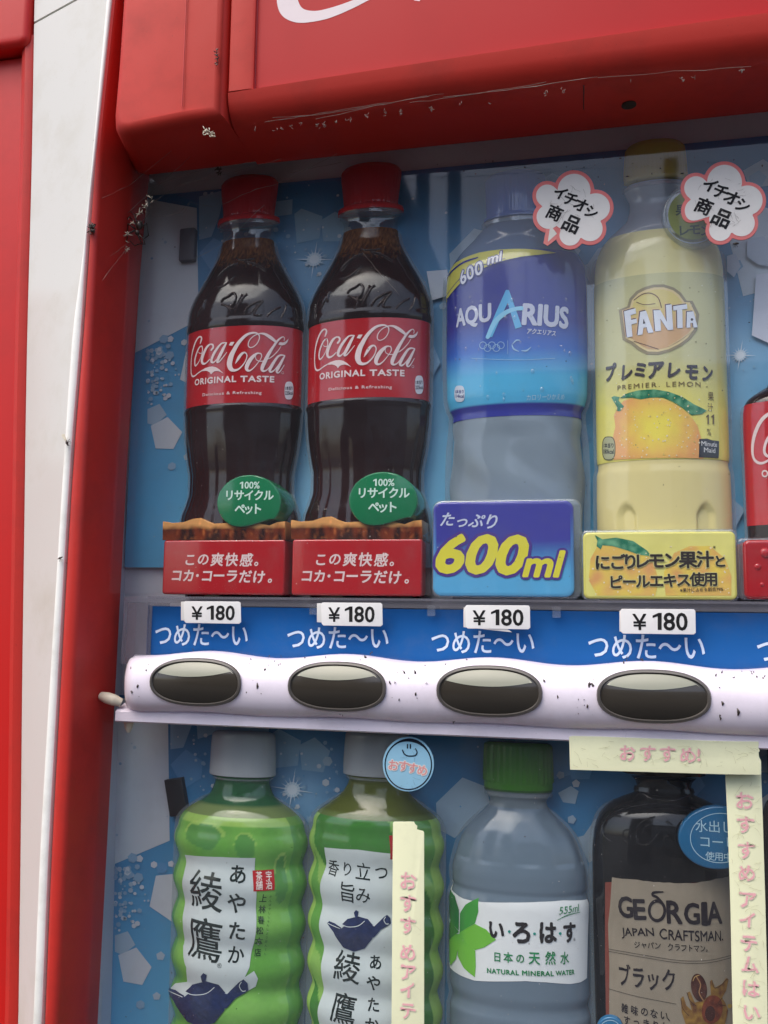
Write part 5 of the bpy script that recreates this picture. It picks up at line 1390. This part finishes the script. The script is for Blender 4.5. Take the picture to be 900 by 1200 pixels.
def bubble(cx, cy, k, lab, tail, bite, seed, txt):
    YS = -.0004
    circ = [(362, 215, 96), (490, 315, 82), (455, 440, 74), (338, 478, 62), (212, 372, 70), (205, 248, 66), (330, 340, 110)]
    def radial(extra, n=140):
        P = []
        for i in range(n):
            t = 2 * math.pi * i / n; best = 0
            for x, y, r in circ:
                dx, dy = x - 345, y - 335; b = dx * math.cos(t) + dy * math.sin(t); q = (r + extra) ** 2 - (dx * dx + dy * dy - b * b)
                if q > 0: best = max(best, b + math.sqrt(q))
            if bite:
                dd = (math.degrees(t) - bite[0]); best *= 1 - bite[1] * math.exp(-(dd / bite[2]) ** 2)
            P.append((cx + (345 + best * math.cos(t) - 343) * k, cy + (335 + best * math.sin(t) - 330) * k))
        return P
    p = at(cx, cy, YS); t = thing('round_sticker', lab, 'sticker', (p[0], 0, p[2]), 'speech-bubble stickers on the window')
    out = radial(22 if not bite else 20)
    card = slab('sticker_sheet', out, YS, -.0000, .0001, M['matte'], t, px=YS, col=(226, 128, 126))
    d = Decal(Flat(YS), .00008)
    TQ = lambda L: [(cx + (x - 343) * k, cy + (y - 330) * k) for x, y in L]
    if tail:
        d.poly(TQ([(262, 500), (206, 541), (182, 526), (198, 440), (240, 420)]), (228, 138, 134), 0)
        d.poly(TQ([(262, 470), (208, 518), (222, 420)]), (226, 222, 214), 3)
    d.poly(radial(0), (228, 226, 222), 2)
    for ch, x, y, s in txt: d.char(ch, *TQ([(x, y)])[0], s * k, (30, 30, 34), bold=.03, rot=28, layer=6, wob=.0001)
    xs_ = [q[0] for q in out]; ys_ = [q[1] for q in out]
    rad = 150 * k
    cracks(d, cx - rad, cy - rad, cx + rad, cy + rad, 30, seed, (142, 136, 130), 12, lambda x, y: (x - cx) ** 2 + (y - cy) ** 2 < rad * rad, .3)
    d.obj('lettering', M['matte'], card)
TX = (('イ', 283, 232, 84), ('チ', 342, 268, 86), ('オ', 402, 302, 86), ('シ', 463, 342, 80), ('商', 248, 348, 92), ('品', 348, 412, 104))
bubble(669, 246, .2, 'speech-bubble sticker with pink edge and pointed tail, stuck above the sports drink bottle', True, None, 1, TX)
bubble(845, 238, .212, 'torn flower-shaped sticker with pink edge and no tail, stuck over the lemon soda bottle badge', False, (138, .30, 9), 2, TX)

def blue_round():
    YS = -.0004; cx, cy = 478.5, 895.5
    p = at(cx, cy, YS); t = thing('smiley_sticker', 'round pale blue sticker with a drawn smile and pink letters over the second tea cap', 'sticker', (p[0], 0, p[2]))
    card = slab('sticker_sheet', [(cx + 30 * math.cos(i * math.pi / 28), cy + 32 * math.sin(i * math.pi / 28)) for i in range(56)], YS, 0, .0001, M['matte'], t, px=YS, col=(150, 200, 224))
    d = Decal(Flat(YS), .00008); K = (18, 28, 44)
    d.stroke([(cx + 27.2 * math.cos(a), cy + .6 + 29 * math.sin(a), 1.5 + 2.6 * max(0, math.cos(a + 1.35)) ** 6) for a in [2 * math.pi * i / 64 for i in range(65)]], K, 1, sm=0)
    d.stroke([(477.6, 872.5, 1.6), (477.6, 876.5, 1.6)], K, 2, sm=0); d.stroke([(481, 872.5, 1.6), (481, 876.8, 1.6)], K, 2, sm=0)
    d.stroke([(471.8, 879, 1.4), (473.5, 883, 1.5), (477, 885.5, 1.5), (482, 886, 1.5), (487, 885, 1.5), (488.8, 881.5, 1.5), (487, 877.5, 1.4)], K, 2)
    for ch, x, y in (('お', 461, 896.5), ('す', 473, 897.5), ('す', 483.5, 900), ('め', 495, 902.5)): d.char(ch, x, y, 13.5, (222, 150, 148), bold=.02, rot=6, layer=6, under=((.1, (224, 222, 216), 4),))
    cracks(d, 456, 870, 500, 925, 14, 5, (110, 140, 156), 8, None, .3)
    d.obj('lettering', M['matte'], card)
blue_round()

def tape(name, lab, out, texts, seed, crack):
    YS = -.0064 if name == 'yellow_tape' and crack[1] < 900 else -.0004
    p = at(*out[0], YS); t = thing(name, lab, 'tape', (p[0], 0, p[2]))
    Y1 = YS + .0003
    card = slab('tape_sheet', out, YS, Y1, .00008, M['matte'], t, px=YS, col=(232, 234, 196))
    d = Decal(Flat(YS), .00008)
    for ch, x, y, s in texts: d.char(ch, x, y, s, (230, 172, 176), bold=.018, layer=6, under=((.065, (208, 198, 196), 2), (.055, (230, 228, 196), 4)), wob=.0005)
    for a in crack[4:]: cracks(d, *a[:4], a[4], a[5], (178, 176, 138), 15, None, .3)
    d.obj('lettering', M['matte'], card)
rr_ = random.Random(11)
def torn(p0, p1, n, amp):
    return [(p0[0] + (p1[0] - p0[0]) * i / n + rr_.uniform(-amp, amp), p0[1] + (p1[1] - p0[1]) * i / n + rr_.uniform(-amp, amp)) for i in range(1, n)]
tape('yellow_tape', 'cracked pale yellow tape strip running along under the white button bar', [(667, 863.5)] + torn((667, 863.5), (672, 862), 3, .5) + [(700, 863)] + [(845, 868.5), (889, 869)] + torn((889, 869), (891, 889), 6, 1.6) + [(892, 892), (892, 908), (850, 907.5), (668, 902)],
     [('お', 735, 882, 20), ('す', 759, 882.5, 20), ('す', 782, 883, 20), ('め', 806, 885, 20), ('!', 826, 884, 20)], 1, (0, 0, 0, 0, (670, 866, 848, 900, 34, 1), (848, 872, 888, 905, 10, 7)))
tape('vertical_tape', 'cracked pale yellow tape strip hanging vertically beside the coffee bottle', [(850, 907.8), (892, 908.2), (894, 960), (897, 1060), (899, 1140), (901, 1300), (861, 1300), (858, 1160), (856, 1060), (853, 970)],
     [(c, 872 + (y - 935) * .033, y, 22) for c, y in zip('おすすめアイテムはいかが', (938, 966, 996, 1023, 1054, 1078, 1105, 1130, 1158, 1186, 1214, 1240))], 2, (0, 905, 0, 0, (857, 915, 892, 1060, 34, 3), (862, 1060, 896, 1290, 48, 4)))
tape('narrow_tape', 'plain narrow pale yellow tape strip with a torn top over the darker tea bottle', [(460.5, 964), (462, 963), (485, 963), (486.5, 966), (489, 968), (488.5, 972), (496, 974), (497, 976), (497, 1300), (458, 1300)],
     [(c, 478, y, 22) for c, y in zip('おすすめアイテムは', (1032, 1058, 1084, 1116, 1139, 1160, 1184, 1212, 1238))], 3, (0, 905, 0, 0, (463, 1080, 494, 1290, 6, 5)))

# magnets on the picture sheet
p = at(219.5, 284.5, SY); c_ = slab('magnet', pxrect(209, 266, 228.5, 306, SY - .004, .0012), SY - .004, SY, .0008, M['greyclip'], None, loc=(p[0], SY - .002, p[2])); tag(c_, 'grey oblong magnet on the pale corner of the upper picture sheet', 'magnet')
c_ = slab('magnet', [(192, 914.5), (212.5, 911.5), (219, 953), (217, 955), (200, 957.5), (198.5, 956)], SY - .004, SY, .0005, M['black'], None, px=SY - .004, loc=(at(205, 935, SY)[0], SY - .002, at(205, 935, SY)[2])); tag(c_, 'black tilted oblong magnet left of the leftmost tea bottle', 'magnet')

# ------------------------------------------------------------------ spider, webs, stuck insects, dirt
def web(lab, strands, r=.00009, loc=None, name='spider_web', mat='thread'):
    parts = []
    rnd = random.Random(len(strands))
    for s in strands:
        P = [at(*q) for q in s]; Q = []
        for i in range(len(P) - 1):
            for k in range(5):
                t = k / 5; q = [P[i][j] * (1 - t) + P[i + 1][j] * t + rnd.gauss(0, .00018) for j in range(3)]; Q.append(q)
        Q.append(P[-1]); parts.append(tube_vf(Q, [r * rnd.uniform(.6, 2.2 if rnd.random() < .2 else 1.2) for _ in Q], 4))
    V, F = merge(parts); o = mesh_obj(name, V, F, M[mat], None, loc=at(*strands[0][0]), angle=0); tag(o, lab, 'web'); return o
web('loose spider web strands stretched across the top left corner of the window', [
    [(120, 232, -.028), (150, 218, -.008), (214, 165, -.022)], [(150, 250, -.004), (180, 222, -.004), (232, 176, -.012)], [(165, 245, -.004), (215, 215, -.006), (300, 195, -.012), (330, 186, -.02)],
    [(178, 218, -.004), (240, 198, -.010), (300, 190, -.018)], [(120, 328, -.027), (146, 295, -.006), (152, 290, -.003)], [(180, 255, -.002), (210, 250, -.002), (222, 237, -.002), (250, 242, -.002), (262, 232, -.002)],
    [(215, 250, -.002), (222, 238, -.002)], [(260, 240, -.002), (300, 222, -.004), (330, 214, -.006), (395, 180, -.012)], [(150, 276, -.004), (175, 250, -.004), (178, 240, -.005)], [(225, 305, .0), (262, 284, -.002), (310, 240, -.003)],
    [(130, 300, -.02), (150, 285, -.004)], [(425, 296, -.001), (445, 320, -.001), (468, 346, -.001)]], .00006)
web('dusty web strands trailing under the red header edge', [
    [(310, 143, -.036), (345, 138, -.036), (380, 132, -.037), (420, 126, -.038), (470, 118, -.04), (520, 110, -.04)], [(320, 138, -.036), (370, 135, -.037), (450, 122, -.038)], [(480, 120, -.04), (540, 113, -.04), (640, 96, -.042)],
    [(340, 203, -.004), (365, 197, -.004), (400, 190, -.006)], [(520, 113, -.04), (610, 104, -.042), (700, 90, -.043)], [(700, 92, -.043), (790, 84, -.044), (880, 78, -.043)], [(370, 140, -.037), (440, 124, -.039), (500, 112, -.041)]], .00008)
def clump(lab, pts, mat, name, cat, s=1.0, n=26, seed=1, r=.0004):
    rnd = random.Random(seed); parts = []
    for _ in range(n):
        x, y, Y = rnd.choice(pts); c = Vector(at(x + rnd.gauss(0, 2.2 * s), y + rnd.gauss(0, 3 * s), Y - abs(rnd.gauss(0, .0007))))
        d = Vector((rnd.gauss(0, 1), rnd.gauss(0, .4), rnd.gauss(0, 1))).normalized() * .0016 * s
        parts.append(tube_vf([c - d, c + Vector((rnd.gauss(0, .0003), 0, rnd.gauss(0, .0003))), c + d], [r * .3, r, r * .3], 5))
    V, F = merge(parts); o = mesh_obj(name, V, F, M[mat], None, loc=at(*pts[0]), angle=0); tag(o, lab, cat); return o
clump('crumbly brown web debris hanging beside the spider', [(163, 250, -.006), (155, 262, -.006), (150, 275, -.005), (148, 292, -.005), (170, 240, -.006), (176, 232, -.006)], 'cream', 'web_debris', 'debris', .9, 40, 3, .00028)
clump('tan debris ball on the ridge of the white trim', [(107, 268, -.030), (108, 266, -.030)], 'bug', 'web_debris', 'debris', .8, 40, 4, .0004)
clump('debris caught at the lower corner of the header block', [(243, 156, -.0455), (249, 158, -.0455), (240, 155, -.0455)], 'cream', 'web_debris', 'debris', .7, 22, 5, .0003)
clump('dead leaf crumbs on the edge of the header block', [(254, 66, -.046), (255, 60, -.046), (254, 72, -.046)], 'bug', 'web_debris', 'debris', .6, 16, 6, .0003)
clump('small dark clot hanging under the header above the left cola cap', [(256, 198, -.004), (257, 203, -.004)], 'bug', 'web_debris', 'debris', .7, 16, 7, .0004)
rnd_ = random.Random(21)
clump('fine dry debris scattered along the lower edge of the red header', [(x, 158 - (x - 270) * .128 + rnd_.uniform(-3, 3), -.042) for x in [300, 322, 330, 341, 352, 371, 380, 395, 409, 430, 452, 470, 505, 540, 575, 640, 660, 742, 800, 812, 870]], 'thread', 'web_debris', 'debris', .5, 90, 8, .00014)
def spider():
    Y = -.004; c = Vector(at(163, 268, Y)); t = thing('spider', 'dark long-legged spider in the top left corner of the window', 'spider', tuple(c))
    V = []; F = []
    def ell(cx, rx, ry, rz):
        n0 = len(V)
        for i in range(7):
            a = -math.pi / 2 + math.pi * i / 6
            for j in range(10): b = 2 * math.pi * j / 10; V.append((cx[0] + rx * math.cos(a) * math.cos(b), cx[1] + ry * math.cos(a) * math.sin(b), cx[2] + rz * math.sin(a)))
        for i in range(6):
            for j in range(10): F.append((n0 + i * 10 + j, n0 + i * 10 + (j + 1) % 10, n0 + i * 10 + 10 + (j + 1) % 10, n0 + i * 10 + 10 + j))
    ell(c + Vector((0, 0, .002)), .0021, .002, .0028); ell(c + Vector((-.001, 0, -.0022)), .0014, .0013, .0017)
    mesh_obj('spider_body', V, F, M['bug'], t, angle=0)
    for L in ([(161, 268), (172, 262), (174, 276), (166, 282)], [(160, 272), (168, 280), (170, 286), (160, 286)], [(159, 270), (166, 285), (158, 288), (152, 282)], [(163, 265), (170, 256), (168, 268)],
              [(158, 268), (150, 262), (149, 272)], [(158, 270), (150, 274), (148, 284)], [(160, 264), (152, 254), (148, 258)], [(161, 262), (158, 252), (153, 248)]):
        v, f = tube_vf([at(x, y, Y + .001 * i) for i, (x, y) in enumerate(L)], [.0005, .0004, .0003, .0002][:len(L)], 6); mesh_obj('leg', v, f, M['bug'], t, angle=0)
spider()
def moth(lab, x, y, Y, s, a, wing):
    c = Vector(at(x, y, Y)); t = thing('dead_insect', lab, 'insect', tuple(c))
    dx, dz = math.cos(a), math.sin(a)
    v, f = tube_vf([c + Vector((-dx * .0018 * s, -.0003, -dz * .0018 * s)), c + Vector((0, -.0007, 0)), c + Vector((dx * .0018 * s, -.0003, dz * .0018 * s))], [.0003 * s, .0007 * s, .0003 * s], 7); mesh_obj('insect_body', v, f, M['bug'], t, angle=0)
    if wing:
        P = [c + Vector((dx * q * .001 * s - dz * p * .001 * s, -.0008 - .0003 * abs(p), dz * q * .001 * s + dx * p * .001 * s)) for q, p in ((0, 0), (2, .7), (4.6, 1.2), (5.4, .3), (4.8, -.6), (2.4, -.6))]
        V = [tuple(p) for p in P] + [tuple(p + Vector((0, .00012, 0))) for p in P]; n = 6
        mesh_obj('wing', V, [tuple(range(n)), tuple(reversed(range(n, 2 * n)))] + [(i, (i + 1) % n, (i + 1) % n + n, i + n) for i in range(n)], M['cream'], t, smooth=False)
    for k in (-1, 0, 1):
        e = c + Vector((dz * .0022 * s + k * dx * .0012 * s, -.0002, -dx * .0022 * s + k * dz * .0012)); v, f = tube_vf([c, (c + e) / 2 + Vector((0, -.0005, 0)), e], .00012 * s, 4); mesh_obj('leg', v, f, M['bug'], t, angle=0)
moth('small pale-winged dead insect on the white trim, upper one', 79, 519, -.030, 1.0, 2.0, True)
moth('small dark dead fly on the white trim, lower one', 71, 654, -.030, .8, 0.4, False)
moth('dark dead insect on the window right of the lemon bottle shoulder', 862, 286, -.0006, .8, 0., False)

def specks(name, Y, boxes, seed, par, cols=((40, 30, 26), (70, 56, 46)), mat='matte', smin=.00012, smax=.0006):
    r = random.Random(seed); d = Decal(Flat(Y), .00006)
    for x0, y0, x1, y1, n, sc in boxes:
        for _ in range(n):
            x, y = r.uniform(x0, x1), r.uniform(y0, y1); p = d.s.uv(x, y); s_ = r.uniform(smin, smax) * sc * r.random(); e = r.uniform(.5, 1.8); m = r.randint(5, 8); ph = r.random() * 6
            d.poly([(p[0] + s_ * e * math.cos(ph + 2 * math.pi * i / m) * r.uniform(.6, 1.2), p[1] + s_ / e * 1.1 * math.sin(ph + 2 * math.pi * i / m) * r.uniform(.6, 1.2)) for i in range(m)], r.choice(cols), 0, px=False)
    o = d.obj(name, M[mat], par); o['kind'] = 'stuff'; return o
specks('dirt_specks', -.0001, [(158, 220, 900, 690, 130, .8), (500, 185, 900, 215, 90, 1.), (140, 880, 660, 1200, 70, .7), (600, 420, 690, 690, 20, .8)], 1, vm)
specks('pale_dust', -.0001, [(158, 215, 900, 690, 500, .45), (140, 880, 900, 1200, 420, .45)], 2, vm, ((190, 186, 180), (150, 146, 140)))
def onbar(seed, n):
    r = random.Random(seed); parts = []; f = barprof(0)
    for _ in range(n):
        x = r.uniform(-.23, .12) if r.random() < .6 else -.1914 + .07475 * r.randint(0, 4) + r.gauss(.02, .012)
        if x < -.232: continue
        P = f(x)[:15]; i = r.choice((2, 3, 3, 4, 4, 5, 6, 7, 8, 9)); y, z = P[i]; z += r.uniform(-.001, .001); dx_ = min(abs(x - b) for b in btnx)
        if dx_ < .025 and abs(z + .0372) < .0135: continue
        s_ = r.uniform(.00015, .0006) * (.4 + r.random()); L = r.uniform(1, 2.4)
        parts.append(tube_vf([(x, y + .0002, z - s_ * L), (x + s_ * .4, y - .0001, z), (x + r.gauss(0, .0003), y + .0002, z + s_ * L)], [s_ * .4, s_, s_ * .4], 6))
    V, F = merge(parts); o = mesh_obj('dirt_specks', V, F, M['bug'], vm, angle=0); o['kind'] = 'stuff'
onbar(3, 150)
parts = []; fb = barprof(0); r_ = random.Random(12)
for px_, py_, sz in ((154, 783, 1.5), (157, 810, .9), (165, 803, 1.), (310, 786, 1.3), (313, 779, .7), (305, 771, .8), (352, 773, 1.1), (425, 772, 1.6), (421, 776, .9), (427, 767, 1.), (318, 771, .6), (186, 768, .6), (212, 762, .7), (545, 775, .9), (520, 779, .6), (691, 803, 1.6), (732, 780, 1.), (736, 773, .8), (859, 795, .9), (884, 790, .9), (873, 788, .6),
                     (271, 832, .6), (459, 800, 1.), (463, 799, .6), (258, 788, .5), (502, 800, .5), (530, 846, .8), (400, 838, .6), (755, 774, .8), (843, 845, .7)):
    p_ = at(px_, py_, -.012); P = fb(p_[0])[:15]; i = min(range(15), key=lambda k: abs(P[k][1] - p_[2])); y, z = P[i]
    for _ in range(3):
        s_ = .00042 * sz * r_.uniform(.5, 1.1); a, b = r_.gauss(0, .0004), r_.gauss(0, .0005) * sz
        parts.append(tube_vf([(p_[0] + a, y + .0001, p_[2] + b - s_ * r_.uniform(1, 2.5)), (p_[0] + a + s_ * .3, y - .0002, p_[2] + b), (p_[0] + a + r_.gauss(0, .0003), y + .0001, p_[2] + b + s_ * r_.uniform(1, 2.2))], [s_ * .4, s_, s_ * .35], 6))
V, F = merge(parts); mesh_obj('dirt_specks', V, F, M['bug'], vm, angle=0)['kind'] = 'stuff'
def ontrim():
    r = random.Random(9); parts = []
    for _ in range(150):
        z = r.uniform(-.25, .34); a = we(z) * .412; b = rg(z) * .410; t = r.gauss(.5, .22); x = a + (b - a) * t; tt = math.pi * max(0, min(1, t)); y = -.0262 - .0018 * math.sin(tt); s_ = r.uniform(.0001, .0003)
        if 0 < t < 1: parts.append(tube_vf([(x - r.gauss(0, .0006), y, z - s_ * r.uniform(1, 3)), (x, y - .0001, z), (x + r.gauss(0, .0006), y, z + s_ * r.uniform(1, 3))], [s_ * .3, s_ * .6, s_ * .3], 5))
    V, F = merge(parts); o = mesh_obj('dirt_specks', V, F, M['bug'], vm, angle=0); o['kind'] = 'stuff'
ontrim()
